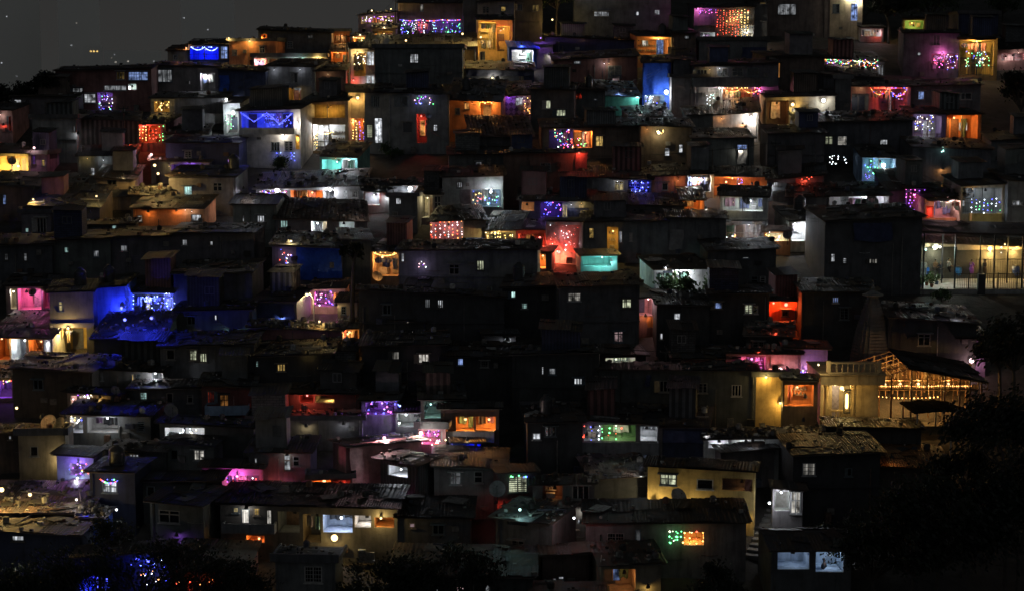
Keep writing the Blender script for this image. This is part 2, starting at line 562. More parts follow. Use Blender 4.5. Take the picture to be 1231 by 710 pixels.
def make_string(H, root, fac, u0, v0, u1, v1, style, cols, power, off):
    xa, za = fac(u0, v1, off)
    xb, zb = fac(u1, v0, off)
    mb = MB()
    y = off
    n = len(cols)
    beads = []
    def wire(pts):
        mb.tube(pts, 0.012, 3, 0)
    w, hh = xb - xa, zb - za
    if style == 'c':
        ns = max(2, int(w / 0.34))
        wire([(xa, y, zb), (xb, y, zb)])
        for i in range(ns + 1):
            x = xa + w * i / ns
            l = hh * rnd.uniform(0.75, 1.0)
            wire([(x, y, zb), (x + rnd.uniform(-.03, .03), y, zb - l)])
            m = max(2, int(l / 0.27))
            band = int(i / (ns + 1) * n) if n <= 3 else None
            for j in range(m + 1):
                if rnd.random() < .14:
                    continue
                c = cols[band] if band is not None and rnd.random() < .85 else rnd.choice(cols)
                beads.append((x + rnd.uniform(-.05, .05), zb - l * (j + .2 + rnd.uniform(-.25, .25)) / (m + .2), c))
    elif style == 'n':
        m = max(6, int(w * hh / 0.085))
        pts = []
        for j in range(m):
            p = (xa + w * rnd.random(), za + hh * rnd.random())
            beads.append((p[0], p[1], rnd.choice(cols)))
            pts.append((p[0], y, p[1]))
        pts.sort(key=lambda p: (round(p[2] / .35), p[0]))
        wire(pts)
    else:
        segs = max(1, int(w / (1.3 if style == 'f' else 2.2)))
        amp = hh * (0.9 if style in 'fz' else 0.4)
        pts = []
        for i in range(segs * 8 + 1):
            q = i / 8 % 1
            if style == 'z':
                d = 1 - abs(2 * q - 1)
            else:
                d = 4 * q * (1 - q)
            pts.append((xa + w * i / (segs * 8), y, zb - amp * d * (0.75 + 0.25 * math.sin(i // 8 * 2.3))))
        wire(pts)
        wire([(xa, y, zb + .02), (xb, y, zb + .02)])
        rep = 3 if style == 'z' else 2
        for a, b in zip(pts, pts[1:]):
            for j in range(rep):
                q = j / rep
                beads.append((a[0] + (b[0] - a[0]) * q, a[2] + (b[2] - a[2]) * q, cols[len(beads) % n] if rnd.random() < .6 else rnd.choice(cols)))
        if style == 'f':
            for i in range(int(w / .3)):
                beads.append((xa + w * rnd.random(), zb, rnd.choice(cols)))
    order = sorted(set(cols))
    for x, z, c in beads:
        mb.octa((x, y - .03, z), rnd.uniform(.03, .068), 1 + order.index(c))
    names = [LNAME[c] for c in order]
    uq = list(dict.fromkeys(names))
    cw = uq[0] if len(uq) == 1 else ('%s and %s' % (uq[0], uq[1]) if len(uq) == 2 else 'multicoloured')
    sw = dict(c='curtain of %s fairy lights', n='tangle of %s fairy lights', f='festoon of %s fairy lights', z='zigzag of %s fairy lights', h='line of %s fairy lights')[style] % cw
    o = mb.build('string_lights', [M['cable']] + [BEAD[c] for c in order])
    o.matrix_world = H['mw']
    lab = sw + ' on the ' + H['label']
    if len(lab.split()) > 16:
        lab = cw + ' fairy lights on ' + H['label']
    tag(o, lab, 'string lights', 'strings of fairy lights')
    o['u_'] = u0
    LABELS.setdefault(lab, []).append(o)
    if power:
        power *= KSTR * KZ[0]
        c = [sum(LC[q][i] for q in cols) / n for i in range(3)]
        lo = point_light('fairy_glow', (xa + w / 2, y - 0.45, za + hh * .6), c, power, o, min(0.35, w / 4))
        if w > 4:
            lo.data.energy *= .5
            lo.location.x = xa + w * .25
            point_light('fairy_glow', (xa + w * .75, y - 0.45, za + hh * .6), c, power * .5, o, 0.35)


def make_dish(pos, ground_z, label, r=0.42, yaw=None, col=(0.13, 0.13, 0.13)):
    root = empty('satellite_dish', (pos.x, pos.y, ground_z), R(rnd.uniform(-35, 35)) if yaw is None else yaw, label, 'satellite dish', 'satellite dishes on the roofs')
    hgt = max(0.3, pos.z - ground_z)
    mb = MB()
    mb.tube([(0, 0.06, -0.3), (0, 0.06, hgt)], 0.03, 6)
    mb.tube([(0, 0.06, hgt * .5), (0.3, 0.35, 0.0)], 0.02, 5)
    mb.build('mast', M['steel'], root)
    mb = MB()
    el = R(38)
    rot = Matrix.Translation((0, 0, hgt)) @ Matrix.Rotation(-el, 4, 'X') @ Matrix.Rotation(R(90), 4, 'X')
    n = 18
    prof = [(0.02, 0.0), (r * .5, .035), (r * .85, .1), (r, .14), (r + .015, .14), (r * .85, .085), (r * .5, .02), (0.02, -.015)]
    vs = [rot @ Vector((a * math.cos(2 * math.pi * j / n), a * math.sin(2 * math.pi * j / n) * 1.08, z)) for a, z in prof for j in range(n)]
    kk = len(prof)
    mb.add(vs, [(i * n + j, i * n + (j + 1) % n, (i + 1) * n + (j + 1) % n, (i + 1) * n + j) for i in range(kk - 1) for j in range(n)] + [tuple(range(n))[::-1]], 0)
    mb.build('reflector', M['dish'], root, col, smooth=True)
    mb = MB()
    tip = rot @ Vector((0, 0, r * 1.05))
    low = rot @ Vector((0, -r * .95, .12))
    mb.tube([low, tip], 0.014, 5)
    mb.ball(tip, 0.05, 0, 6, 4)
    mb.build('feed_arm', M['steel'], root)
    return root


CLOTHC = [tuple(.35 * sum(c) / 3 + .5 * x for x in c) for c in [(0.5, 0.1, 0.08), (0.1, 0.15, 0.4), (0.6, 0.55, 0.45), (0.4, 0.25, 0.08), (0.08, 0.25, 0.15), (0.5, 0.2, 0.3), (0.65, 0.62, 0.6), (0.05, 0.05, 0.06), (0.3, 0.1, 0.3)]]


def cloth_strip(mb, x, y, z, w, l, mi=0):
    sd = rnd.uniform(0, 99)
    def fn(p, q):
        return (x + (p - .5) * w * (1 - .15 * q * math.sin(sd)), y + .05 * math.sin(p * 12 + sd) * (0.3 + q) + .03 * noise.noise(Vector((p * 3, q * 3, sd))), z - q * l * (1 + .05 * math.sin(p * 7 + sd)))
    mb.sheet(fn, 8, 4, mi)


def laundry(H, x0, x1, y, z, label, n=None):
    mb = MB()
    mb.tube([(x0 + (x1 - x0) * i / 6, y, z - .12 * (1 - (i / 3 - 1) ** 2)) for i in range(7)], .01, 3, 0)
    mats = [M['cable']]
    x = x0 + .15
    while x < x1 - .2:
        w = rnd.uniform(.3, .6)
        q = (x - x0) / (x1 - x0)
        ln = rnd.uniform(.45, .95)
        cloth_strip(mb, x + w / 2, y, z - .12 * (1 - (2 * q - 1) ** 2), w, ln, 1 + rnd.randrange(3))
        if rnd.random() < .5:
            cloth_strip(mb, x + w / 2, y, z - .14, w * 1.6, .28, 1 + rnd.randrange(3))
        x += w + rnd.uniform(.03, .25)
    o = mb.build('hanging_laundry', mats + rnd.sample(CLOTHM, 3))
    o.matrix_world = H['mw']
    tag(o, label, 'laundry', 'laundry hung to dry')
    o['u_'] = x0
    LABELS.setdefault(label, []).append(o)


CLOTHM = [mat_simple('dyed_cloth_' + str(i), c, 0.9) for i, c in enumerate(CLOTHC)]


def clear_behind(H, u0, u1, v0, v1):
    for B in HOUSES:
        if B['vb'] >= H['vb'] - 1:
            continue
        for f in B['feats']:
            if f[0] in 'WDOST':
                r = (f[1] - 2, f[2] - 2, f[3] + 2, f[4] + 2)
            elif f[0] in 'LI':
                r = (f[1] - 6, f[2] - 6, f[1] + 6, f[2] + 6)
            else:
                continue
            if r[0] < u1 and r[2] > u0 and r[1] < v1 and r[3] > v0:
                return False
    return True


NTANK = [0]


def upper_room(H, root, xl, xr, D, W, ht, zt, fac, uc, rcol):
    """A small added storey standing on the roof, where nothing lit is hidden by it."""
    if D < 2.2 or H['vb'] > 650 or H['vb'] < 60 or (H['vb'] < 140 and H['u0'] < 480) or (H['u1'] > 960 and H['vb'] > 430):
        return
    ppm = .016 * (H['vb'] + 590)
    tries = 12 if W > 6 else (5 if W > 4 else 2)
    done = []
    for _ in range(tries):
        w, hh = rnd.uniform(1.7, min(3.6, W * .6)), rnd.uniform(1.3, 2.2)
        x0 = rnd.uniform(xl, max(xl + .01, xr - w))
        y0 = rnd.uniform(.5, max(.55, D - 1.9))
        d = min(rnd.uniform(1.6, 2.4), D - y0 - .05)
        if d < 1 or any(abs(x0 - q) < 2.7 for q in done):
            continue
        pu = uc + (x0 - (xl + xr) / 2) * ppm
        top = H['ve'] - (zt(x0, y0) - ht + hh + .3) * ppm - 4
        if not clear_behind(H, pu - 3, pu + w * ppm + 3, top, H['ve'] - 1):
            continue
        zb, zt_ = zt(x0, y0) - .6, max(zt(x0, y0), zt(x0 + w, y0)) + hh
        tl = rnd.uniform(-.06, .06)
        b = MB()
        vs = [(x0, y0, zb), (x0 + w, y0, zb), (x0 + w, y0 + d, zb), (x0, y0 + d, zb), (x0, y0, zt_), (x0 + w, y0, zt_ + tl * w), (x0 + w, y0 + d, zt_ + tl * w + .3), (x0, y0 + d, zt_ + .3)]
        b.add(vs, [(0, 1, 5, 4), (1, 2, 6, 5), (2, 3, 7, 6), (3, 0, 4, 7)])
        key = rnd.choice(['gr', 'dg', 'bk', 'br', 'bk', 'dg', 'rd', 'nv'])
        c = vary(WC[key], .2)
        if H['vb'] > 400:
            c = tuple(q * .55 for q in c)  # wall colour darkened to stand for the dimmer lower slope
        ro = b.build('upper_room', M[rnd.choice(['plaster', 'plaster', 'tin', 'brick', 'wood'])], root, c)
        b = MB()
        zf2 = lambda x, y: zt_ + tl * (x - x0) + (y - y0) * .3 / d + .02
        roof_sheets(b, x0 - .2, x0 + w + .2, y0 - .35, y0 + d + .15, zf2)
        if b.v:
            b.build('upper_roof', M['sheet'], ro, vary(rcol, .2))
        if rnd.random() < .35:
            x, z = x0 + w * rnd.uniform(.25, .6), zt_ - hh * rnd.uniform(.45, .6)
            ww, wh = rnd.uniform(.4, .7), rnd.uniform(.4, .65)
            b = MB()
            for r in ((x - .05, x, z - .05, z + wh + .05), (x + ww, x + ww + .05, z - .05, z + wh + .05), (x, x + ww, z - .05, z), (x, x + ww, z + wh, z + wh + .05), (x + ww / 2 - .025, x + ww / 2 + .025, z, z + wh)):
                b.box(r[0], r[1], y0 - .05, y0 - .003, r[2], r[3])
            fo = b.build('upper_window', M['frame'], ro, rnd.choice([(0.2, 0.2, 0.2), (0.08, 0.08, 0.08)]))
        done.append(x0)
        if len(done) >= (4 if W > 11 else 3 if W > 8 else 2 if W > 5.5 else 1):
            break
    if not done and NTANK[0] < 16 and W > 2.5 and rnd.random() < .4:
        x, y = rnd.uniform(xl + .7, xr - .7), rnd.uniform(.8, max(.9, D - .7))
        pu = uc + (x - (xl + xr) / 2) * ppm
        if clear_behind(H, pu - 11, pu + 11, H['ve'] - 1.8 * ppm, H['ve'] - 1):
            NTANK[0] += 1
            r = rnd.uniform(.4, .55)
            lab = 'round black water tank on the roof of the ' + H['label']
            if len(lab.split()) > 16:
                lab = 'black water tank on the ' + H['label']
            t = empty('water_tank', H['mw'] @ Vector((x, y, zt(x, y) + .02)), 0, lab, 'water tank', 'water tanks on the roofs')
            b = MB()
            pr = []
            for i in range(5):
                pr += [(r, i * .2), (r * 1.04, i * .2 + .06), (r, i * .2 + .12)]
            b.lathe([(r * .95, -.15)] + pr + [(r * .8, 1.05), (r * .35, 1.18), (r * .35, 1.22)], (0, 0, 0), 16)
            b.build('tank_body', M['plastic'], t, (0.03, 0.03, 0.032), True)
            b = MB(); b.lathe([(r * .4, 0), (r * .4, .05), (r * .1, .08)], (0, 0, 1.222), 12); b.build('lid', M['plastic'], t, (0.04, 0.04, 0.042))


def build_house(H):
    uc = (H['u0'] + H['u1']) / 2
    P = G(uc, H['vb']) - Vector((0, 0, H.get('drop', 0)))
    yaw = R(H['yaw']) if H['yaw'] is not None else R(rnd.uniform(-11, 11) if H['u1'] - H['u0'] < 75 else rnd.uniform(-4, 4))
    ca, sa = math.cos(yaw), math.sin(yaw)
    ex, ey = Vector((ca, sa, 0)), Vector((-sa, ca, 0))
    mw = Matrix.Translation(P) @ Matrix.Rotation(yaw, 4, 'Z')
    H['mw'] = mw

    def fac(u, v, off=0.0):
        d = ray(u, v)
        o = P + ey * off
        t = (o - CAM).dot(ey) / d.dot(ey)
        q = CAM + d * t - P
        return q.dot(ex), q.z

    xl, xr = fac(H['u0'], H['vb'])[0], fac(H['u1'], H['vb'])[0]
    ht = fac(uc, H['ve'])[1]
    D = H['D']
    W = xr - xl
    pf = 1.0 if H['vb'] < 310 else (.55 if H['vb'] < 460 else .3)
    tp, tx = math.tan(R(H['pitch'] * (1 if H['roof'] == 'g' else pf))), math.tan(R(H['tilt']))
    rk = H['roof']
    if H['tilt'] == 0.0 and rk in 'st':
        tx = math.tan(R(rnd.uniform(-3, 3)))
    if rk == 'f':
        tp = tx = 0.0
    xm = (xl + xr) / 2
    tile = rk in 't'

    def zf(x, y):
        if rk == 'g':
            return ht + min(y, D - y) * tp + (x - xm) * tx
        return ht + y * tp + (x - xm) * tx

    wk = 'hb' if H['wall'] == 'bk' and H['vb'] > 345 else H['wall']  # black walls get a darker colour where the lower rows receive less light
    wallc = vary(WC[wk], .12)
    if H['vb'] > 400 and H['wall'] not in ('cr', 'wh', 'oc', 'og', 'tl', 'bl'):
        wallc = tuple(c * .6 for c in wallc)  # dimmer light low on the hill put into the wall colour
    KZ[0] = 1.4 if H['vb'] < 340 else (1.0 if H['vb'] < 460 else .75)
    root = empty(H['name'] or KINDN[H['mat']], P, yaw, H['label'], dict(plank_hut='hut', tin_shack='shack', tarp_hut='hut').get(H['name'] or KINDN[H['mat']], 'house'), 'houses packed on the hillside')
    LABELS.setdefault(H['label'], []).append(root)
    wm = M['plaster' if H['mat'] == 'tarp' else H['mat']]
    zb = -1.6
    T = 0.15
    zmin = ht - abs(tx) * W / 2

    # small bulbs added at random under upper-row eaves to light patches
    if H['vb'] < 330 and H['wall'] not in ('bk', 'nv') and W > 2.5 and rnd.random() < .38:
        for _ in range(1 if W < 5 else 2):
            x = rnd.uniform(xl + .5, xr - .5)
            build_lamp(root, (x, -.3, ht - abs(tx) * W / 2 - rnd.uniform(.15, .5)), rnd.choice('wwWyyYo'), rnd.uniform(1.2, 4.5), .6)
    # gather holes
    holes, rooms = [], []
    for f in H['feats']:
        if f[0] in 'WwDdO':
            x0, z1 = fac(f[1], f[2])
            x1, z0 = fac(f[3], f[4])
            x0, x1 = max(x0, xl + .12), min(x1, xr - .12)
            z0, z1 = max(z0, 0.05), min(z1, zmin - .08)
            if x1 - x0 < .12 or z1 - z0 < .12:
                continue
            f.append(('R', x0, x1, z0, z1))
            if f[0] == 'O':
                rooms.append(f)
    def inside_room(r):
        cx, cz = (r[1] + r[2]) / 2, (r[3] + r[4]) / 2
        for f in rooms:
            q = f[-1]
            if q[1] < cx < q[2] and q[3] < cz < q[4]:
                return f
        return None
    for f in H['feats']:
        if f[0] in 'WwDdO' and isinstance(f[-1], tuple):
            r = f[-1]
            if f[0] != 'O' and inside_room(r):
                continue
            holes.append(r)

    wb = MB()
    xs = sorted({xl, xr, *[v for r in holes for v in (r[1], r[2])]})
    zs = sorted({zb, zmin, *[v for r in holes for v in (r[3], r[4])]})
    nx, nz = len(xs) - 1, len(zs) - 1
    def solid(i, j):
        if i < 0 or j < 0 or i >= nx or j >= nz:
            return None
        cx, cz = (xs[i] + xs[i + 1]) / 2, (zs[j] + zs[j + 1]) / 2
        return not any(r[1] < cx < r[2] and r[3] < cz < r[4] for r in holes)
    for i in range(nx):
        for j in range(nz):
            if not solid(i, j):
                continue
            a, b, c, d = xs[i], xs[i + 1], zs[j], zs[j + 1]
            wb.add([(a, 0, c), (b, 0, c), (b, 0, d), (a, 0, d)], [(0, 1, 2, 3)])
            wb.add([(a, T, c), (b, T, c), (b, T, d), (a, T, d)], [(3, 2, 1, 0)])
            for di, dj, q in ((-1, 0, [(a, 0, c), (a, 0, d), (a, T, d), (a, T, c)]), (1, 0, [(b, 0, c), (b, T, c), (b, T, d), (b, 0, d)]),
                              (0, -1, [(a, 0, c), (a, T, c), (b, T, c), (b, 0, c)]), (0, 1, [(a, 0, d), (b, 0, d), (b, T, d), (a, T, d)])):
                if solid(i + di, j + dj) is False:
                    wb.add(q, [(0, 1, 2, 3)])
    zl, zr = ht - tx * W / 2, ht + tx * W / 2
    if abs(tx) > 1e-4:
        wb.add([(xl, 0, zmin), (xr, 0, zmin), (xr, 0, zr), (xl, 0, zl)], [(0, 1, 2, 3)])
    # sides and back
    bl, br = zf(xl, D), zf(xr, D)
    if rk == 'g':
        rl_, rr_ = zf(xl, D / 2), zf(xr, D / 2)
        wb.add([(xl, 0, zb), (xl, 0, zl), (xl, D / 2, rl_), (xl, D, zl), (xl, D, zb)], [(0, 1, 2, 3, 4)])
        wb.add([(xr, 0, zb), (xr, D, zb), (xr, D, zr), (xr, D / 2, rr_), (xr, 0, zr)], [(0, 1, 2, 3, 4)])
    else:
        wb.add([(xl, 0, zb), (xl, 0, zl), (xl, D, bl), (xl, D, zb)], [(0, 1, 2, 3)])
        wb.add([(xr, 0, zb), (xr, D, zb), (xr, D, br), (xr, 0, zr)], [(0, 1, 2, 3)])
    wb.add([(xl, D, zb), (xl, D, bl), (xr, D, br), (xr, D, zb)], [(0, 1, 2, 3)])
    # ledge of an upper floor slab, pilaster, pipe
    if ht > 4.0:
        zz = ht * .52
        if not any(r[3] < zz + .1 and r[4] > zz - .1 for r in holes):
            wb.box(xl - .05, xr + .05, -.14, -.002, zz - .06, zz + .06)
    if W > 2.5 and rnd.random() < .5:
        px = rnd.choice((xl + .2, xr - .2))
        if not any(r[1] < px + .1 and r[2] > px - .1 for r in holes):
            wb.tube([(px, -.06, zb), (px, -.06, zmin - .05)], .04, 6)
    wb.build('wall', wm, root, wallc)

    # things fixed to or leaning on the front wall
    cb = MB()
    def free(x, z0, z1, w=.3):
        return not any(r[1] - w < x < r[2] + w and r[3] < z1 and r[4] > z0 for r in holes)
    for _ in range(int(W * rnd.uniform(.5, 1.1))):
        x, kd = rnd.uniform(xl + .3, xr - .3), rnd.random()
        if kd < .3:
            z = rnd.uniform(.3, max(.4, zmin - .6))
            if free(x, z - .1, z + .5):
                cb.box(x - rnd.uniform(.12, .3), x + rnd.uniform(.12, .3), -rnd.uniform(.12, .3), -.004, z, z + rnd.uniform(.2, .45))
        elif kd < .55:
            if free(x, 0, zmin, .1):
                cb.tube([(x, -.05, zb), (x, -.05, zmin * rnd.uniform(.6, .98))], rnd.uniform(.02, .045), 5)
        elif kd < .75:
            z = rnd.uniform(.8, max(1, zmin - .2)); l = rnd.uniform(.6, 1.6)
            x2 = min(x + l, xr - .05)
            if free((x + x2) / 2, z - .05, z + .05, (x2 - x) / 2 + .05):
                cb.tube([(x, -.03, z), ((x + x2) / 2, -.035, z - .05), (x2, -.03, z)], .015, 4)
        else:
            if free(x, 0, 1.2):
                cb.lump((x, -.35, 0), rnd.uniform(.25, .6), .35, rnd.uniform(.3, .8), 0, rnd.uniform(-.2, .2), rnd.uniform(-.05, .05), .2)
    if cb.v:
        tag(cb.build('wall_clutter', M['debris'], root, (0.2, 0.2, 0.2)), kind='stuff')
    # roof
    ov = H['over']
    rb = MB()
    x0, x1, y0, y1 = xl - .25, xr + .25, -ov, D + .1
    rcol = vary(WC[H['rc']], .15)
    if rk == 'f':
        rb.box(x0, x1, y0 * .5, y1, ht, ht + .13)
        for a in ((x0, x1, y0 * .5, y0 * .5 + .12), (x0, x0 + .12, y0 * .5 + .121, y1), (x1 - .12, x1, y0 * .5 + .121, y1)):
            rb.box(a[0], a[1], a[2], a[3], ht + .131, ht + .131 + rnd.uniform(.15, .35))
        roofo = rb.build('roof', M['concrete'], root, rcol)
        zt = lambda x, y: ht + .13
    else:
        def slab(ya, yb2):
            vs = []
            for dz in (-.0, .045):
                for (x, y) in ((x0 + .04, ya), (x1 - .04, ya), (x1 - .04, yb2), (x0 + .04, yb2)):
                    vs.append((x, y, zf(x, y) + dz))
            rb.add(vs, [(0, 3, 2, 1), (4, 5, 6, 7), (0, 1, 5, 4), (1, 2, 6, 5), (2, 3, 7, 6), (3, 0, 4, 7)])
        zs2 = lambda x, y: zf(x, y) + .05
        if rk == 'g':
            slab(y0 + .06, D / 2); slab(D / 2, D + ov - .06)
            roof_sheets(rb, x0, x1, y0, D / 2 + .1, zs2, False)
            roof_sheets(rb, x0, x1, D / 2, D + ov, zs2, False)
        else:
            slab(y0 + .06, y1)
            roof_sheets(rb, x0, x1, y0, y1, zs2, tile)
        roofo = rb.build('roof', M['tile' if tile else 'sheet'], root, rcol)
        zt = lambda x, y: zf(x, y) + .1
    k = H['k']
    if k is None:
        k = int(W * D * rnd.uniform(.12, .45))
    if k:
        cb = MB()
        roof_clutter(cb, x0 + .1, x1 - .1, y0 + .15 if rk != 'f' else .25, y1 - .1, zt, k)
        tag(cb.build('roof_clutter', M['debris'], roofo, (0.2, 0.195, 0.19) if H['vb'] < 420 or H['k'] else (0.1, 0.1, 0.1)), kind='stuff')  # debris colour itself made paler on lit roofs, darker on unlit ones
    H['zt'] = zt
    upper_room(H, root, xl, xr, D, W, ht, zt, fac, uc, rcol)

    # features
    for f in H['feats']:
        t = f[0]
        if t in 'WwDd' and isinstance(f[-1], tuple):
            _, a, b, c, d = f[-1]
            rm = inside_room(f[-1])
            yb = (rm[-1][5] - .06) if rm and len(rm[-1]) > 5 else 0.0
            if rm and len(rm[-1]) <= 5:
                yb = min(1.6, D - .4) - .06
            fb = MB()
            q = .05
            ya, yc = yb + .02, yb + .1
            if yb: ya, yc = yb - .03, yb + .03
            fb.box(a - .02, a + q, ya - .03, yc, c, d); fb.box(b - q, b + .02, ya - .03, yc, c, d)
            fb.box(a + q, b - q, ya - .03, yc, d - q, d); 
            if t in 'Ww':
                fb.box(a + q, b - q, ya - .03, yc, c, c + q)
                sty = rnd.choice('cvvjhhcgog')
                n = 1 if b - a > .55 else 0
                n = int((b - a) / .75) if b - a > 1.5 else n
                if sty == 'o': n = 0
                if sty == 'h': n = max(n, 2)
                for i in range(n):
                    x = a + (b - a) * (i + (1 if sty != 'v' else rnd.uniform(.7, 1.3))) / (n + 1)
                    fb.box(x - .032, x + .032, ya - .01, yc - .002, c + q, d - q)
                if sty == 'c' and d - c > .5:
                    zz = c + (d - c) * rnd.uniform(.5, .75)
                    fb.box(a + q, b - q, ya - .012, yc - .004, zz - .03, zz + .03)
                if sty in 'jg':
                    m = max(3, int((d - c) / (.13 if sty == 'j' else .2)))
                    for i in range(1, m):
                        zz = c + (d - c) * i / m
                        fb.box(a, b, ya - .035, ya - .02, zz - (.022 if sty == 'j' else .012), zz + (.022 if sty == 'j' else .012))
                if sty == 'g':
                    for i in range(1, int((b - a) / .16)):
                        x = a + i * .16
                        fb.box(x - .01, x + .01, ya - .05, ya - .036, c, d)
                if sty == 'h' and not rm and b - a > .45 and rnd.random() < .5:   # an open shutter leaf beside it
                    s_ = rnd.choice((-1, 1)); hw = (b - a) / 2
                    xh = b + .03 if s_ > 0 else a - .03
                    fb.add([(xh, -.02, c), (xh + s_ * hw * .8, -hw * .5, c), (xh + s_ * hw * .8, -hw * .5, d), (xh, -.02, d)], [(0, 1, 2, 3)])
                if sty == 'v' and rnd.random() < .5:                               # half closed
                    xh = a + (b - a) * rnd.uniform(.3, .5)
                    fb.box(a + q, xh, ya - .004, yc - .012, c + q, d - q)
                if not rm and b - a > .5 and rnd.random() < .55:
                    fb.box(a - .15, b + .15, -.42, -.001, d + .06, d + .12)
                if not rm:
                    fb.box(a - .08, b + .08, -.09, -.001, c - .07, c - .003)
            fc = rnd.choice([(0.35, 0.34, 0.32), (0.2, 0.19, 0.18), (0.1, 0.12, 0.13)]) if t == 'w' else rnd.choice([(0.06, 0.055, 0.05), (0.2, 0.17, 0.14), (0.1, 0.13, 0.16), (0.3, 0.3, 0.3)])
            fo = fb.build('window' if t in 'Ww' else 'door', M['frame'], root, fc)
            pb = MB()
            yp = yc - .03
            if t in 'WD':
                s = (f[6] if len(f) > 7 else .8) * rnd.uniform(.55, 1.25)
                col = f[5]
                pb.add([(a, yp, c), (b, yp, c), (b, yp, d), (a, yp, d)], [(0, 1, 2, 3)])
                cc = LC[col]
                pb.build('pane' if t == 'W' else 'lit_opening', M['pane'], fo, (*[0.25 + .75 * x if col in 'wWcp' else x for x in cc], s))
            elif t == 'w':
                pb.add([(a, yp, c), (b, yp, c), (b, yp, d), (a, yp, d)], [(0, 1, 2, 3)])
                pb.build('pane', M['glass'], fo)
            else:
                pb.box(a + q, b - q, yp - .02, yp + .02, c, d - q)
                for i in range(2):
                    zz = c + (d - c) * (.08 + .46 * i)
                    pb.box(a + q + .1, b - q - .1, yp - .035, yp - .021, zz, zz + (d - c) * .36)
                pb.build('door_leaf', M['frame'], fo, WC[f[5]] if len(f) > 6 else (0.12, 0.07, 0.05))
        elif t == 'O' and isinstance(f[-1], tuple):
            build_room(H, root, f, fac, D, xl, xr)
        elif t == 'L':
            x, z = fac(f[1], f[2], -.3)
            build_lamp(root, (x, -.3, z), f[3], f[4], f[5] if len(f) > 5 else 1.0)
        elif t == 'S':
            make_string(H, root, fac, f[1], f[2], f[3], f[4], f[5], list(f[6]), f[7] if len(f) > 7 else 0, f[8] if len(f) > 8 else -.12)
        elif t == 'T':
            a, d = fac(f[1], f[2], -.06)
            b, c = fac(f[3], f[4], -.06)
            tb = MB()
            sd = rnd.uniform(0, 99)
            w_, h_ = b - a, d - c
            def fn(p, q):
                s = noise.noise(Vector((p * w_ * .9 + sd, q * h_ * .7, sd)))
                fold = abs(math.sin((p + q * .5) * 5 + sd)) * .05 + .05 * math.sin(p * w_ * 4.5 + s * 4)
                return (a + p * w_ + .06 * math.sin(q * 5 + sd), -.2 + .1 * s + fold * (0.4 + .6 * q), d - q * h_ * (1 + .04 * math.sin(p * 6 + sd)))
            tb.sheet(fn, max(8, int(w_ * 7)), max(6, int(h_ * 5)))
            tb.build('tarp_sheet', M['tarp'], root, WC[f[5]], True)
        elif t == 'A':
            a, d = fac(f[1], f[3], -.02)
            b, _ = fac(f[2], f[3], -.02)
            ab = MB()
            roof_sheets(ab, a, b, -.95, -.02, lambda x, y: d + y * .32)
            for x in (a + .1, b - .1):
                ab.tube([(x, -.9, d - .32), (x, -.02, d - .55)], .02, 4)
            ab.build('awning', M['sheet'], root, WC[f[4]])
        elif t == 'B':
            off = -.75
            a, d = fac(f[1], f[2], off)
            b, c = fac(f[3], f[4], off)
            bb = MB()
            bb.box(a, b, off, -.003, c - .08, c + .04)
            if len(f) > 6:
                n = int((b - a) / .14)
                for i in range(n + 1):
                    x = a + .02 + (b - a - .04) * i / n
                    bb.box(x - .012, x + .012, off + .02, off + .045, c + .04, d)
                bb.box(a, b, off + .01, off + .055, d, d + .05)
                for x in (a, b - .05):
                    bb.box(x, x + .05, off + .056, -.003, d, d + .05)
            else:
                bb.box(a, b, off, off + .1, c + .04, d)
                bb.box(a, a + .1, off + .101, -.003, c + .04, d); bb.box(b - .1, b, off + .101, -.003, c + .04, d)
            bb.build('balcony', M['steel'] if len(f) > 6 else M['plaster'], root, WC[f[5]])
        elif t == 'I':
            off = f[3] if len(f) > 3 else .5
            x, z = fac(f[1], f[2], off)
            p = mw @ Vector((x, off, z))
            gz = mw @ Vector((x, off, zt(x, off)))
            base = gz.z if (off > -.3 and p.z > gz.z + .2) else p.z - .5
            lab = ('round satellite dish over the ' if off > 0 else 'round satellite dish fixed to the ') + H['label']
            do = make_dish(p, base, lab, f[4] if len(f) > 4 else .42, None, (0.5, 0.48, 0.42) if len(f) > 5 else (0.13, 0.13, 0.13))  # extra flag gives lamp-lit dishes a lighter tone; others dark as silhouettes
            do['u_'] = f[1]
            LABELS.setdefault(lab, []).append(do)
        elif t == 'C':
            a, d = fac(f[1], f[2], -.5)
            b, _ = fac(f[3], f[2], -.5)
            laundry(H, a, b, -.5, d, 'clothes drying along the ' + H['label'])
    return root


def build_lamp(root, p, col, power, size=1.0, wall=True, dirn=1):
    mb = MB()
    x, y, z = p
    if wall:
        mb.tube([(x, y + .3, z + .12), (x, y + .05, z + .16), (x, y, z + .1)], .018, 5)
    shaded = power < 13 and size != .6  # shade hides the bulb of weak lamps, many added only to light roofs
    if shaded:
        mb.lathe([(.02, .15), (.05, .12), (.11, .0), (.13, -.1), (.115, -.1), (.1, .0), (.04, .1)], p, 10)
    else:
        mb.lathe([(.045, .05), (.05, .12), (.02, .15)], p, 8)
    lo = mb.build('lamp', M['steel'], root)
    bb = MB()
    bb.ball((x, y, z), .035 if shaded else ((.03 if size == .6 else .05) + .06 * min(1, power / 50)) * size, 0, 8, 6)
    bb.build('bulb', BULB[col], lo, smooth=True)
    if power:
        point_light('lamp_glow', (x, y - (.02 if shaded else .1 + .1 * size), z - (.14 if shaded else .06)), col, power * KZ[0] * (KLAMP if wall else KROOM) * KCOL.get(col, 1), lo, .06)


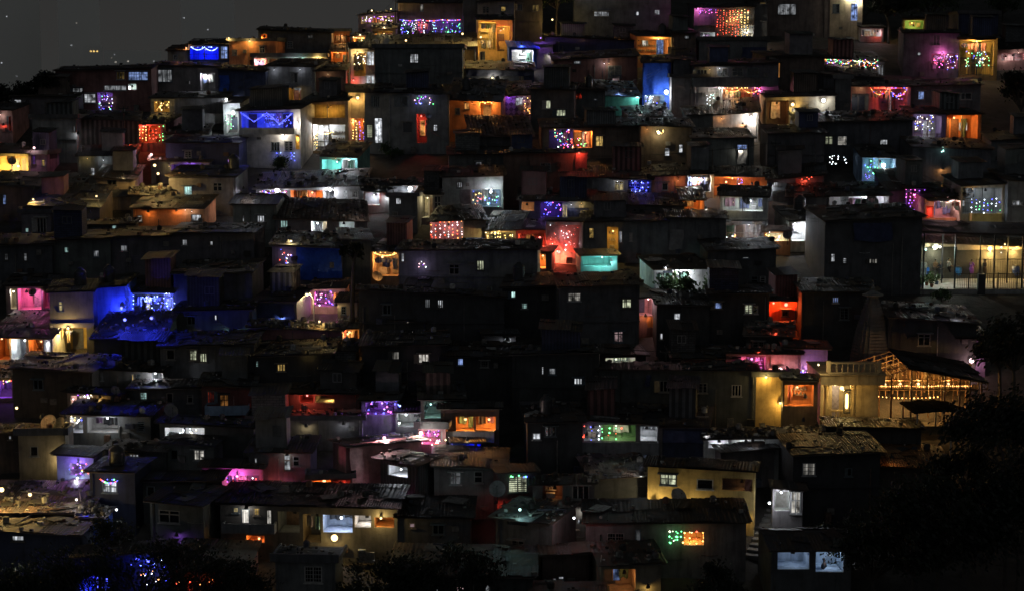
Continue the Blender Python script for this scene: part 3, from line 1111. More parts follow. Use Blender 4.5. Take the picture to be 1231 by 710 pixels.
def build_room(H, root, f, fac, D, xl, xr):
    """An open-fronted lit room or veranda behind a gap in the front wall."""
    _, a, b, c, d = f[-1]
    dep = min(1.9, D - .25)
    f[-1] = f[-1] + (dep,)
    wc, lc, pw = f[5], f[6], f[7]
    extra = f[8:-1]
    a2, b2 = a - .02, b + .02
    mb = MB()
    y0, y1 = .16, dep
    c2, d2 = c - .012, d + .012
    mb.add([(a2, y1, c2), (b2, y1, c2), (b2, y1, d2), (a2, y1, d2)], [(0, 1, 2, 3)])
    mb.add([(a2, y0, c2), (a2, y1, c2), (a2, y1, d2), (a2, y0, d2)], [(0, 1, 2, 3)])
    mb.add([(b2, y0, c2), (b2, y0, d2), (b2, y1, d2), (b2, y1, c2)], [(0, 1, 2, 3)])
    mb.add([(a2, y0, c2), (b2, y0, c2), (b2, y1, c2), (a2, y1, c2)], [(0, 1, 2, 3)])
    mb.add([(a2, y0, d2), (a2, y1, d2), (b2, y1, d2), (b2, y0, d2)], [(0, 1, 2, 3)])
    ro = mb.build('room', M['plaster'], root, vary(WC[wc], .08))
    w, hh = b - a, d - c
    plain = 'plain' in extra
    # furnishing: doorway, curtains, shelf with jars, posts
    if not plain and hh > .8:
        fb, cb, sb = MB(), MB(), MB()
        x = a + .15
        while x < b - .4:
            kd = rnd.random()
            if kd < .3 and hh > 1.1:
                ww = min(.8, b - x - .1)
                zt = min(hh * .86, 2.0)
                fb.box(x, x + ww, y1 - .04, y1 - .012, c, c + zt)
                fb.box(x + .06, x + ww - .06, y1 - .055, y1 - .041, c + .1, c + zt - .1)
                x += ww + .15
            elif kd < .62:
                ww = min(rnd.uniform(.4, .95), b - x - .1)
                cloth_strip(cb, x + ww / 2, y1 - .18, c + hh * rnd.uniform(.8, .95), ww, hh * rnd.uniform(.4, .85), rnd.randrange(3))
                x += ww + .1
            elif kd < .85:
                ww = min(rnd.uniform(.5, 1.1), b - x - .1)
                for q in (.42, .66):
                    sb.box(x, x + ww, y1 - .3, y1 - .012, c + hh * q, c + hh * q + .03)
                    xx = x + .08
                    while xx < x + ww - .08:
                        r = rnd.uniform(.035, .08)
                        sb.lathe([(r, 0), (r * 1.1, .08), (r * .7, rnd.uniform(.14, .22))], (xx, y1 - .15, c + hh * q + .031), 6)
                        xx += r * 2 + rnd.uniform(.02, .12)
                if rnd.random() < .7:
                    sb.lump((x + ww / 2, y1 - .4, c), ww * .8, .45, min(.55, hh * .3), 0, rnd.uniform(-.2, .2), 0, .1)
                x += ww + .12
            else:
                x += rnd.uniform(.3, .9)
        if fb.v: fb.build('doorway', M['frame'], ro, rnd.choice([(0.1, 0.06, 0.04), (0.05, 0.06, 0.1), (0.3, 0.28, 0.25)]))
        if cb.v: cb.build('curtain', rnd.sample(CLOTHM, 3), ro)
        if sb.v: sb.build('shelf', M['frame'], ro, rnd.choice([(0.25, 0.2, 0.15), (0.12, 0.12, 0.13), (0.35, 0.35, 0.36)]))
    if w > 2.6 and 'open' not in extra:
        pb = MB()
        n = max(1, int(w / 2.2))
        for i in range(1, n + 1):
            x = a + w * i / (n + 1)
            pb.box(x - .045, x + .045, .02, .11, c, d)
        if rnd.random() < .6 and hh > 1.3:
            z = c + min(.9, hh * .42)
            pb.box(a, b, .04, .08, z, z + .05)
            for i in range(int(w / .22)):
                x = a + .1 + i * .22
                pb.box(x - .01, x + .01, .05, .07, c, z)
        pb.build('veranda_post', M['frame'], root, rnd.choice([(0.05, 0.05, 0.05), (0.2, 0.16, 0.12)]))
    if w > 1.2 and hh > 1.2 and rnd.random() < .3 and not plain:
        laundry(H, a + .1, a + min(w, rnd.uniform(1.2, 3)) - .1, .35, d - .12, 'clothes hung inside the ' + H['label'])
    nums = [e for e in extra if isinstance(e, float)]
    if len(nums) >= 2:
        x, z = fac(nums[0], nums[1], dep * .5)
        x, z = min(max(x, a + .15), b - .15), min(max(z, c + .2), d - .2)
    else:
        x, z = a + w * rnd.uniform(.3, .7), d - .25
    nl = max(1, int(w / 3.2)) if len(nums) < 2 else 1
    for i in range(nl):
        xx = x if nl == 1 else a + w * (i + .5) / nl
        yl = dep * .5 if (plain or pw < 9) else rnd.choice((-.16, .3, dep * .5))
        zl = min(z, d - .12) if yl > 0 else d - .02
        build_lamp(root, (xx, yl, zl), lc, pw / nl, .9, False)


# ---------------------------------------------------------------- plants
def tree(name, label, u, vb, height, crown_r, nleaf, leaf=.16, mat='leafd', trunk_r=.16, dense=1.0, squash=.8, cat='tree', group=None, clumps=14):
    P = G(u, vb)
    root = empty(name, P, rnd.uniform(0, 6), label, cat, group)
    LABELS.setdefault(label, []).append(root)
    tb = MB()
    fork = max(.2, height - crown_r * squash * 1.7)
    top = Vector((rnd.uniform(-.3, .3), rnd.uniform(-.3, .3), fork))
    tb.tube([(0, 0, -1.0), (rnd.uniform(-.1, .1), .05, fork * .5), top], trunk_r, 8, 0, trunk_r * .65)
    cs = []
    for i in range(clumps):
        a, e = rnd.uniform(0, 6.28), rnd.uniform(-.35, 1.0)
        rr = crown_r * rnd.uniform(.45, .95)
        cpt = Vector((rr * math.cos(a) * math.cos(e), rr * math.sin(a) * math.cos(e), height - crown_r * squash + rr * math.sin(e) * squash))
        cs.append((cpt, crown_r * rnd.uniform(.22, .4)))
        mid = (top + cpt) / 2 + Vector((rnd.uniform(-.2, .2), rnd.uniform(-.2, .2), .15))
        tb.tube([top, mid, cpt], trunk_r * .42, 5, 0, .02)
    tb.build('trunk', M['bark'], root)
    lb = MB()
    for i in range(nleaf):
        cpt, cr = cs[rnd.randrange(clumps)]
        p = cpt + Vector((rnd.gauss(0, .5), rnd.gauss(0, .5), rnd.gauss(0, .42))) * cr
        s = leaf * rnd.uniform(.6, 1.3)
        n = Vector((rnd.gauss(0, 1), rnd.gauss(0, 1), rnd.gauss(0, .8))).normalized()
        t = n.orthogonal().normalized()
        b = n.cross(t)
        t, b = t * s, b * s * .45
        lb.add([p - t, p - t * .2 + b, p + t, p - t * .2 - b], [(0, 1, 2, 3)])
    lb.build('crown', M[mat], root)
    return root
# ---------------------------------------------------------------- the houses, top of the hill to its foot
# feats: W lit window, w dark window, D lit doorway, d shut door, O open lit room, L lamp (many added just to light roofs and walls), S string lights, T tarp, A awning, B balcony, I dish, C laundry
# --- crest
h('skyline hut with warm-lit roof terrace', 431, 477, 17, 52, 'tn', 'O 434 18 474 29 tn y 26; S 434 20 476 27 n vvYw 3; L 470 11 y 24; L 447 13 Y 30; I 425 51', 's', 4, 5, k=16, rc='rl')
h('long crest house with violet-lit veranda', 479, 556, 4, 50, 'br', 'O 482 25 555 47 pu v 20 open; O 500 26 515 46 pk p 12; S 481 24 555 28 h vbrwv 3; S 482 26 498 44 n bvc 2; S 496 27 500 45 c wp 1; S 504 27 510 45 c rw 1; S 520 27 524 45 c cb 0; S 530 27 553 40 n vbg 2; W 505 4 509 14 W .25', 's', 8)
h('tall narrow black block on the crest', 557, 575, -12, 52, 'bk', '', 'f', depth=4)
h('ochre house with yellow-lit open yard', 574, 616, 24, 78, 'oc', 'O 576 27 596 60 oc y 40 586 31; O 597 32 613 62 oc y 16; L 602 37 r 14; L 580 50 y 24; C 577 48 594 50; T 600 50 612 60 oc; w 577 62 583 74', 's', 8, k=8)
h('drab grey block over the yellow-lit yard', 574, 618, 2, 58, 'gr', 'w 580 8 588 16; W 602 8 608 14 y .25; L 586 22 Y 3', 's', 6, k=6)
h('little amber shed below the roof terrace', 423, 447, 43, 68, 'og', 'O 425 46 444 58 og y 24; S 425 45 444 49 h Yyo 3; L 433 42 Y 16', 's', 8, k=4, depth=3)
h('small tin-roofed stall glowing amber on the crest', 448, 476, 34, 64, 'tn', 'O 450 38 472 47 oc y 14; L 462 33 Y 20', 's', 10, k=8, depth=3, rc='rl')
h('dark brown house above the blue stall', 617, 652, -2, 56, 'br', 'L 664 24 y 40; W 640 6 648 14 y .25; w 622 5 628 13', 's', 8)  # L lamp off the right end added to light the crest tree
h('wide shed under a big warm-lit tin roof', 440, 572, 57, 86, 'gr', 'O 522 60 570 82 tn y 8 plain; I 451 53 .6 .45 1; I 463 52 .9 .55 1; L 578 45 y 110; L 556 41 y 70; L 488 49 y 46', 's', 17, 1.5, depth=8, rc='rl', k=24)  # unshaded lamps along it added to warm the tin roof
h('dark house with low orange lamp on skyline', 311, 399, 38, 74, 'bk', 'O 314 41 321 53 og o 8; w 345 50 352 58; W 370 42 376 46 W .12', 's', 6)
h('small orange-lit corner pavilion on skyline', 398, 421, 38, 66, 'og', 'O 400 41 419 57 og o 20 411 42', 'f', k=0)
h('row of pink and teal lit rooms', 304, 392, 69, 90, 'gr', 'O 306 71 322 84 pk p 30; O 324 71 348 84 pk p 7; O 350 73 366 84 tl c 16; W 364 74 368 82 c .8; W 369 73 376 82 k .8; O 378 68 390 82 oc y 30', 'f', k=3)
h('little amber tower room beside black house', 398, 422, 62, 86, 'og', 'O 400 64 411 76 og o 20; W 412 66 418 80 y .5', 's', 10)
h('tan end room left of blue-lit room', 202, 226, 61, 86, 'tn', 'L 224 58 o 22; w 208 66 214 73', 's', 8)
h('navy shack with blue-lit front room', 226, 276, 54, 86, 'nv', 'O 228 57 263 72 bl b 26 plain; W 265 56 274 71 k .8; S 230 57 262 62 f k 3', 's', 8)
h('orange-lit house at end of skyline row', 276, 332, 50, 88, 'og', 'w 279 60 285 67; O 300 72 318 84 pk p 20; L 300 50 y 22; L 275 46 y 20; w 312 56 318 64', 'f', k=10)
h('long two storey house under the left skyline', 68, 183, 84, 134, 'rd', 'W 154 83 178 97 k .7; W 140 85 150 96 y .15; W 87 106 100 119 w .25; W 101 113 115 124 w .7; O 117 111 136 136 gr v 5; S 119 115 136 134 n bwgYv 1; W 125 103 152 109 w .3; O 154 101 164 108 wh w 12', 's', 5, 1.5, depth=5)
h('grey house with pale curtained window', 183, 264, 80, 116, 'gr', 'W 189 84 207 99 w .22; O 241 88 259 109 wh w 26', 's', 5)
h('navy plastic-walled hut with blue flap', 263, 320, 85, 130, 'nv', 'T 264 91 276 110 bl; L 279 116 w 10', 's', 6, mat='tarp', name='tarp_hut')
h('slate grey hut left of red-walled house', 322, 379, 80, 128, 'gr', 'O 345 106 362 124 oc y 9; w 350 88 358 100; W 347 104 360 112 w .3', 's', 9, k=12)
h('maroon walled house by the black house', 379, 416, 85, 128, 'rd', '', 's', 9, k=9)
h('narrow house with cluttered white-lit landings', 422, 452, 58, 114, 'gr', 'O 425 64 440 92 oc y 22; S 425 66 440 80 n WYw 3; W 441 62 450 79 w .8; L 425 97 r 18; W 440 91 450 103 w .6; L 447 101 w 18', 's', 8)
h('black house with one lit square window', 451, 556, 58, 120, 'bk', 'W 493 65 503 76 w .7', 'f', k=4, depth=6)
h('navy tarp shed behind the rubble roof', 560, 642, 84, 108, 'nv', 'T 562 83 640 92 nv; L 592 94 Y 40', 's', 10, mat='tarp', name='tarp_hut', k=14)
h('blue roofed stall with bright white front', 612, 645, 57, 84, 'bl', 'O 615 60 641 79 wh w 36 630 64; L 650 46 v 16; L 627 53 k 8', 's', 20, rc='bl', k=0)
h('plain grey box house beside blue stall', 644, 664, 54, 82, 'gr', 'L 660 66 W 4', 'f', k=0)
h('dark top house with two tiny windows', 690, 806, -14, 48, 'dg', 'W 763 14 768 19 w .5; W 787 12 793 18 w .8; W 714 14 732 20 w .3', 's', 8, depth=6)  # wide dim W pane stands in for lit white rubble
h('wide navy house with dim eaves', 655, 766, 47, 76, 'nv', 'L 700 45 o 3; L 745 44 o 2', 's', 5, rc='rk')
h('open amber corner room with blue-lit door', 765, 807, 44, 80, 'og', 'O 767 47 803 72 og y 34 789 50 open; D 793 47 802 70 k .9; W 776 48 783 56 W .8', 's', 8)
h('brown house right of amber corner room', 807, 836, 40, 80, 'br', 'W 823 43 828 47 w .3', 's', 8)
h('house wrapped in red and yellow light curtains', 834, 906, 9, 54, 'dg', 'L 839 11 m 26; S 840 11 862 18 n mv 6; S 862 12 899 48 c rry 26; S 878 14 899 28 c yY 10; O 842 39 860 48 wh w 8; O 893 40 919 52 wh W 22; L 893 48 y 20', 's', 8)
h('black house above the grey parapet', 906, 922, 2, 52, 'bk', 'W 914 2 921 5 y .3', 's', 8)
h('dark grey flat-topped house with blue sheet', 840, 922, 49, 80, 'dg', 'T 892 57 920 72 nv', 'f', k=10)
h('dark house with teal wall and small window', 665, 766, 70, 112, 'rd', 'W 690 71 698 77 w .6; w 731 79 747 94; W 736 92 745 98 p .3', 's', 9, k=8)
h('blue tarpaulin-fronted hut with white lamp', 772, 806, 75, 130, 'bl', 'T 774 76 804 114 bl; O 774 114 799 128 lb w 20 open; S 776 114 790 126 n bwk 3; L 801 111 w 70 2.0', 's', 9, name='tarp_hut')
h('pale pink gabled wall behind white lamp', 806, 834, 72, 112, 'pk', 'w 812 78 819 86; L 800 82 p 5', 's', 14)
h('grey side wall house by white lamp', 807, 851, 93, 140, 'gr', 'w 832 104 840 112', 'f', k=4)
h('teal panelled hut under blue-draped roof', 726, 768, 115, 138, 'tl', 'W 700 117 702 119 w .1; L 766 117 c 20; L 745 110 k 5', 's', 16, rc='lb', k=26)
h('long balcony house over the festive veranda', 833, 935, 78, 140, 'dg', 'w 862 82 875 92; w 880 82 893 92; w 898 82 912 92; w 838 84 850 94; O 850 106 868 134 wh W 40 863 111; O 869 107 904 134 og o 26; O 905 107 916 134 pk m 14; S 869 106 914 113 f yyro 8; S 906 106 916 118 n mr 8; S 850 114 858 133 c wc 2; B 833 94 930 104 dg', 's', 6, k=6)
h('white wall house lit by bare bulb', 857, 911, 136, 170, 'wh', 'L 903 141 W 60; L 893 149 o 4', 's', 14, 4, k=10)
h('black hut left of white lit wall', 825, 857, 138, 172, 'bk', 'W 844 158 848 161 w .6', 's', 8)
h('black house with two low curtained windows', 638, 690, 108, 162, 'bk', 'W 652 121 662 131 n .5; W 669 132 680 140 n .8', 's', 7)
h('black house with small red sign', 690, 727, 108, 150, 'bk', 'O 691 112 699 119 rd r 3 plain; W 714 119 718 121 w .5', 's', 7)
h('pink wall with dark oval mark', 755, 806, 140, 162, 'pk', 'L 770 136 p 4; I 783 144 -.2 .5', 's', 10, k=14)
h('festive brown house with orange-lit entrance', 652, 770, 153, 190, 'br', 'O 660 156 689 179 dg v 4; S 667 156 690 178 n rgbywm 3; O 690 157 712 178 og o 34; D 702 159 709 177 W .9; S 686 166 706 178 n grm 3; W 716 164 725 176 y .8', 's', 8, k=10)
h('brown house with ornate golden lamp', 770, 831, 152, 205, 'br', 'L 792 160 Y 16 2.2; S 786 157 799 164 n Yy 0; W 799 178 805 188 w .7; W 816 174 821 184 w .8', 's', 7)
h('grey house with a white cloth outside', 831, 906, 166, 210, 'dg', 'W 886 174 898 180 k .7; T 887 181 897 197 wh; L 890 180 W 6', 's', 8, k=12)
# --- left shoulder
h('dark hut with a bright grilled window', 15, 92, 117, 152, 'dg', 'W 17 120 26 130 w .9; W 0 119 4 121 w .3', 's', 6)
h('dim pink hut at the left edge', -16, 16, 132, 172, 'pk', 'L 4 150 r 2; W 8 140 14 158 r .15', 's', 7)
h('grey cement cube house with round corner', 40, 93, 143, 194, 'gr', 'W 88 151 92 159 w .5; L 94 160 w 5', 'f', k=5)
h('dark plank-walled shed with slatted front', 94, 168, 144, 186, 'br', '', 's', 8, -2, mat='wood', k=10)
h('hut glowing red behind hung streamers', 166, 200, 149, 182, 'rd', 'O 169 152 195 172 og r 40 178 156; S 168 152 196 170 c yrg 3', 's', 9, k=14)
h('low pale house with curtained front', 200, 250, 161, 186, 'gr', 'W 218 163 240 171 W .18; L 212 160 W 2', 's', 9)
h('dark house with yellow-lit corner room', 182, 270, 118, 156, 'dg', 'O 185 122 204 135 oc y 12; S 185 122 203 134 n Yy 2; L 272 120 w 16 1.8; B 200 137 268 148 gr', 's', 6)
h('white-lit alley house beside bright lamp', 269, 289, 124, 162, 'wh', 'L 280 136 w 40 2.0; O 272 138 286 160 wh w 10; S 272 140 282 156 n gw 1', 's', 6, k=0)
h('house with blue-lit balcony and white wall', 288, 362, 132, 200, 'wh', 'O 290 135 353 155 lb b 26 open; S 290 136 352 152 z b 8; S 318 138 350 153 n b 4; B 288 154 354 161 wh; w 326 171 336 182; w 342 170 352 182; L 340 163 W 16; L 357 148 W 30; S 333 183 337 194 c bk 2; S 350 183 354 194 c bk 2; O 355 162 363 180 oc y 9', 's', 8, depth=5)
h('dark navy house left of blue balcony', 200, 288, 172, 216, 'nv', 'w 222 182 230 190', 's', 6)
h('two storey olive house with white porch', 363, 419, 122, 184, 'tn', 'O 372 126 415 142 oc y 9 plain; O 376 150 415 182 wh w 32 387 152; S 378 158 402 163 f yY 3; S 378 163 381 180 c y 1; D 384 161 391 180 w .9', 's', 9, k=8)
h('tan house with arched orange door', 419, 439, 111, 180, 'tn', 'L 430 118 y 36 1.6; O 420 143 438 176 og o 24; S 420 146 437 175 c yb 2; D 424 148 431 172 Y .8', 's', 8)
h('long grey house with red and white doors', 439, 540, 112, 184, 'gr', 'w 474 116 490 128; w 449 116 456 129; S 498 112 522 126 n bgvpk 6; D 450 142 460 172 w .95; W 441 150 448 166 n .5; O 501 137 513 172 rd r 26 plain; D 504 145 511 164 o .9; W 521 150 526 158 w .9; w 484 147 496 160; A 498 540 111 rl; I 515 140 -.3 .3', 's', 9)
h('orange walled house with glowing doorway', 540, 602, 120, 170, 'og', 'W 558 124 564 132 o .9; O 577 124 592 146 og o 36; L 591 124 o 16; w 547 130 553 138', 's', 18, -2, depth=6, rc='rl', k=26)
h('violet lattice wall house above tiled roof', 602, 640, 114, 148, 'pu', 'W 620 118 628 127 w .6; S 630 117 638 138 n oy 3; L 612 116 v 5', 's', 14, mat='check', rc='rl', k=10)
h('tiled hut at end of long grey house', 566, 640, 162, 200, 'bk', 'W 590 178 600 183 w .6', 't', 22, depth=4, rc='tt', k=4)
h('dark house under the tiled hut', 540, 642, 186, 226, 'bk', 'W 572 195 579 202 w .35; W 630 185 632 193 w .8', 's', 6)
# --- right shoulder
h('top right house with pale rubble window', 920, 997, -14, 44, 'br', 'W 935 5 957 18 w .3', 's', 7)  # W pane is lit rubble with its brightness made a glow
h('cream house with blue-lit doorway', 997, 1036, -12, 46, 'cr', 'w 1001 5 1009 16; D 1023 4 1031 25 k 1.0; L 1031 2 W 30; L 1020 -2 n 12', 's', 8)
h('tiny white porch with red lantern', 1034, 1062, 33, 50, 'wh', 'O 1035 35 1059 44 wh w 12; L 1055 38 r 8 1.4', 's', 10, depth=3)
h('small yellow-lit verandah under the trees', 1085, 1112, 22, 44, 'oc', 'O 1088 25 1110 36 gn y 24; L 1098 31 y 8', 's', 8, depth=3)
h('tall navy sheet-metal block', 1151, 1199, 17, 58, 'nv', '', 'f', mat='tin', name='tin_shack', k=2)
h('yellow-lit house with gilded doorway', 1152, 1198, 47, 94, 'oc', 'O 1154 50 1194 91 oc y 52 1172 59; S 1160 62 1190 80 n bgYc 3; A 1150 1196 46 ru', 's', 6)
h('dark house with magenta fairy-lit room', 1085, 1152, 40, 92, 'dg', 'O 1120 65 1151 83 pk m 20; S 1120 66 1134 82 n mr 4; S 1136 65 1152 84 n bwpv 4; W 1103 63 1107 67 w .7; w 1122 43 1130 55', 's', 6)
h('dim pink stall at right edge', 1198, 1246, 58, 84, 'pk', 'O 1204 64 1234 73 pk p 8; L 1209 68 W 7', 't', 18, k=5)
h('long dark house edged with colour bulbs', 990, 1063, 72, 98, 'dg', 'O 992 73 1055 87 dg W 3 open; S 992 73 1056 84 n gbryowv 9; S 992 72 1056 78 f orwbg 5; W 1055 78 1062 92 w .22', 's', 10, depth=6, k=10)
h('brown house with two barred windows', 920, 990, 68, 120, 'br', 'W 922 75 929 94 p .25; W 931 75 938 94 o .25; L 926 110 w 36 1.8; W 926 104 936 108 w .5', 's', 7)
h('black roofed house below colour-bulb house', 990, 1060, 92, 124, 'bk', '', 's', 10, depth=6)
h('green-lit wall house with amber porch', 920, 1003, 116, 158, 'tn', 'O 922 121 948 150 br o 5; L 953 126 y 44 1.7; w 962 128 969 137; L 990 121 w 40 1.9; D 951 130 956 148 W .4', 's', 8, k=8)
h('black box house beside green-lit wall', 1003, 1022, 95, 152, 'bk', '', 'f', depth=4)
h('red-lit shrine house with dark arch', 1020, 1094, 104, 142, 'pk', 'O 1047 107 1091 137 pk r 30; S 1046 106 1091 118 f royb 5; S 1072 112 1088 122 n yvbr 3; O 1024 113 1044 137 dg W 2; W 1048 110 1052 117 W .7; D 1072 110 1076 134 p .3', 's', 8, k=8)
h('dark upper floor with one blue window', 1094, 1178, 103, 142, 'dg', 'W 1104 110 1111 120 k .8; w 1147 112 1168 120', 's', 7, k=8)
h('porch of white star lights', 1096, 1136, 137, 180, 'pu', 'O 1099 140 1131 173 pu w 10; S 1099 139 1122 158 n wwYb 9; S 1100 166 1115 174 n rw 1', 's', 7)
h('orange-lit porch with white window', 1136, 1179, 137, 174, 'og', 'O 1138 139 1175 168 og o 46 1147 142; W 1161 148 1171 158 w .8', 's', 6, k=4)
h('long black house with four low windows', 955, 1096, 146, 192, 'bk', 'W 967 164 974 174 k .5; W 992 164 1001 174 n .25; W 1007 164 1018 175 W .6; W 1058 168 1067 176 w .8', 's', 9, k=30)
h('dark house with tiny cyan lights', 1096, 1190, 178, 224, 'bk', 'S 1132 176 1135 184 n c 1; L 1134 203 o 8; W 1204 177 1209 187 y .5', 's', 8, k=12)
h('dark right edge house with slit window', 1190, 1250, 168, 222, 'dg', 'W 1203 177 1208 187 Y .6; W 1204 106 1209 112 w .3', 's', 7)
# --- upper middle band
h('yellow-lit room at left edge with dish', -12, 35, 184, 222, 'oc', 'O -4 188 32 213 oc y 80 12 195; L 22 200 Y 60; I 14 195 -.4 .35', 's', 7, k=3)
h('slim violet pillar house with pink lamp', 36, 56, 186, 214, 'pu', 'L 41 178 p 20 1.5; W 50 192 54 200 y .5; W 38 184 43 198 v .3', 'f', k=0)
h('dark house with single small lit pane', 94, 162, 187, 224, 'dg', 'W 109 202 114 211 w .6', 's', 8)
h('hut with dusty white-lit window at left', -10, 95, 224, 264, 'br', 'W 0 234 8 246 k .6', 's', 10, -2, rc='rl', k=16)
h('rough-roofed hut with yellow verge', 40, 121, 247, 296, 'br', 'L 40 240 y 22; L 40 226 b 6; L 116 236 y 20', 's', 15, -2, depth=6, rc='rl', k=24)
h('tan hut with silver plastic skirt', 117, 163, 215, 252, 'tn', 'w 129 214 140 223; T 122 228 160 237 rl; L 121 241 y 4; L 148 211 Y 4', 's', 10, name='tarp_hut')
h('shed under bright yellow-lit rubble roof', 158, 209, 233, 260, 'dg', 'W 181 242 189 245 w .5; L 186 199 y 40 1.3; L 190 209 y 90', 's', 18, depth=6, rc='rl', k=40)
h('low orange-beamed house with violet lamp', 182, 252, 194, 220, 'dg', 'L 182 186 p 22 1.5; O 206 198 245 208 gr v 7; L 228 196 v 10; W 238 197 245 204 W .3; S 215 206 228 209 n bm 2', 's', 6, rc='tt')
h('grey house with bright teal-white window', 204, 284, 212, 256, 'gr', 'W 221 224 231 236 c .8; w 256 220 267 230; L 290 232 w 6', 's', 7, k=8)
h('salmon walled house with two lit windows', 161, 246, 250, 290, 'og', 'W 165 259 171 267 W .9; W 230 258 242 266 w .9; L 178 254 o 4; L 212 253 o 5', 's', 8, k=10)
h('pale gabled house by the tiled roof', 281, 333, 244, 294, 'gr', 'W 309 259 318 270 w .7; W 291 259 294 267 w .8; L 301 234 w 10; L 293 226 w 10', 'g', 16, depth=4)
h('pale grey house under dark tiled roof', 332, 402, 262, 296, 'gr', 'W 337 265 346 274 c .6; O 374 266 393 281 wh w 30; W 380 269 388 279 w .7', 't', 18, depth=4, rc='tt', k=6)
h('dim grey house end with tiled roof', 402, 442, 264, 294, 'gr', 'O 408 266 426 276 wh w 5; L 430 252 W 4', 't', 18, depth=4, rc='tt', k=10)
h('orange-curtained veranda below white tarps', 308, 437, 224, 250, 'gr', 'L 333 229 w 60 1.8; O 312 229 346 240 wh p 8; O 349 229 388 240 og o 40; O 390 229 402 240 wh w 24; L 397 228 w 40 1.4; W 413 229 418 242 w .9; S 316 230 346 235 f mbw 3; w 423 230 430 238', 's', 16, depth=5, rc='rl', k=30)
h('teal room above an orange-lit balcony', 385, 430, 188, 228, 'tl', 'O 387 192 410 207 tl c 30 plain; O 411 192 427 207 wh w 20; B 385 208 428 219 tn; L 410 213 y 10', 's', 12, k=18)
h('hut with white rubble-lit front', 437, 470, 229, 256, 'gr', 'O 439 232 456 247 wh w 18; L 452 234 r 5; L 466 236 w 9', 's', 10, k=8)
h('long shed with bare white eave lamp', 432, 534, 222, 252, 'dg', 'L 493 227 w 44 1.9', 's', 14, depth=7, rc='rf', k=30)
h('black cube house with one white window', 468, 502, 236, 280, 'bk', 'W 476 238 482 246 w .9', 'f', k=2)
h('narrow house with cluttered cream interior', 502, 532, 233, 270, 'gr', 'O 503 235 520 262 wh Y 14; w 522 236 530 256', 's', 8)
h('house with fairy-lit balcony and black sheet', 532, 605, 212, 270, 'gr', 'W 549 219 556 226 w .6; T 553 228 566 251 bk; O 567 228 602 249 lb w 26 590 231; S 568 229 582 248 n yrbo 5; S 583 236 602 249 n bcg 3; L 590 231 w 14 1.6; B 566 249 603 262 gr', 's', 7, k=8)
h('long dark brown house right of balcony', 605, 700, 184, 236, 'br', 'L 696 184 r 16; T 692 182 706 203 rd; w 650 196 662 206', 's', 7, k=8)
h('unlit house with blue fairy-lit bay', 700, 783, 214, 244, 'dg', 'W 739 218 750 229 Y .6; O 755 216 781 233 nv b 9; S 757 217 781 232 n bbkb 4', 's', 8, k=14)
h('plum walled house by white-lit room', 783, 826, 211, 244, 'pk', 'w 796 220 803 229', 's', 8)
h('bright white-lit room with tall posts', 823, 858, 209, 238, 'wh', 'O 825 211 855 231 wh w 44 834 214; L 845 214 y 10; W 827 212 836 230 w .9', 's', 7, k=6)
h('low orange-lit row with violet bulbs', 857, 922, 212, 236, 'og', 'O 859 214 914 224 og o 26; S 880 215 893 223 n vbp 5; L 873 219 o 14 1.4; L 904 221 o 12 1.2', 's', 7, k=8)
h('dark hut with red cloth and white bulb', 922, 990, 213, 244, 'dg', 'L 926 222 w 12 1.7; W 930 219 936 224 w .5; T 957 216 962 230 rd; S 957 212 976 218 n r 5; L 966 216 r 7; W 969 214 974 219 w .7', 's', 9, 5, k=8)
h('hut covered in green and blue light net', 1036, 1077, 189, 230, 'lb', 'O 1039 191 1074 221 lb c 9 plain; S 1039 191 1060 212 n gbg 5; S 1056 206 1074 222 n gbvw 4; S 1038 208 1056 222 n bv 3; L 1062 199 w 40 2.0; W 1050 193 1053 204 c .8', 's', 10, k=8)
h('white-walled room with dark hanging cloths', 996, 1068, 235, 272, 'wh', 'O 1010 237 1062 256 wh w 60; C 1018 238 1048 240; I 1048 243 -.5 .55', 's', 9, k=16)
h('brown-pink blank wall beside violet porch', 1066, 1089, 228, 264, 'br', '', 's', 16)
h('porch under violet icicle lights', 1088, 1112, 226, 266, 'pu', 'O 1090 229 1110 256 wh v 10; S 1089 228 1111 238 c mv 8; S 1090 240 1100 256 n v 2', 's', 8)
h('pink-lit house with dark canvas awning', 1111, 1156, 236, 276, 'og', 'O 1123 239 1153 262 pk p 40; S 1124 238 1150 246 f opW 5; O 1112 248 1122 262 og r 6; C 1130 242 1152 244; A 1110 1154 238 bk', 's', 8)
h('curtained room with bulb strands and ochre parapet', 1154, 1210, 222, 280, 'tn', 'O 1156 226 1204 257 dg w 7 plain; S 1168 239 1202 257 c wwbg 8; W 1169 227 1180 240 w .4; W 1159 241 1168 250 w .4; B 1168 257 1204 267 oc; L 1190 252 w 9', 's', 7)
h('dark right edge house with grilled pane', 1210, 1256, 218, 284, 'bk', 'W 1217 241 1226 247 w .4; W 1226 243 1229 247 w .2', 's', 7)
h('two-tier white pavilion house', 865, 922, 236, 294, 'wh', 'O 869 238 917 254 wh w 26; O 870 269 919 289 wh w 16; L 878 284 o 12 1.3; S 869 282 890 289 n opw 3; I 896 242 -.3 .4; A 866 921 266 dg', 's', 6, k=6)
h('hut with small orange glow inside', 820, 846, 240, 276, 'og', 'O 823 241 842 256 og o 12; L 828 253 o 5', 's', 8)
h('pale upright wall by dark courtyard', 842, 857, 257, 292, 'wh', 'L 849 250 W 4', 'f', k=0, depth=2)
h('white-lit room under sagging awning', 948, 991, 264, 300, 'wh', 'O 952 267 972 290 wh w 40; O 974 270 990 282 dg W 4; W 978 273 988 281 w .3; w 950 246 960 256', 's', 9, k=10)
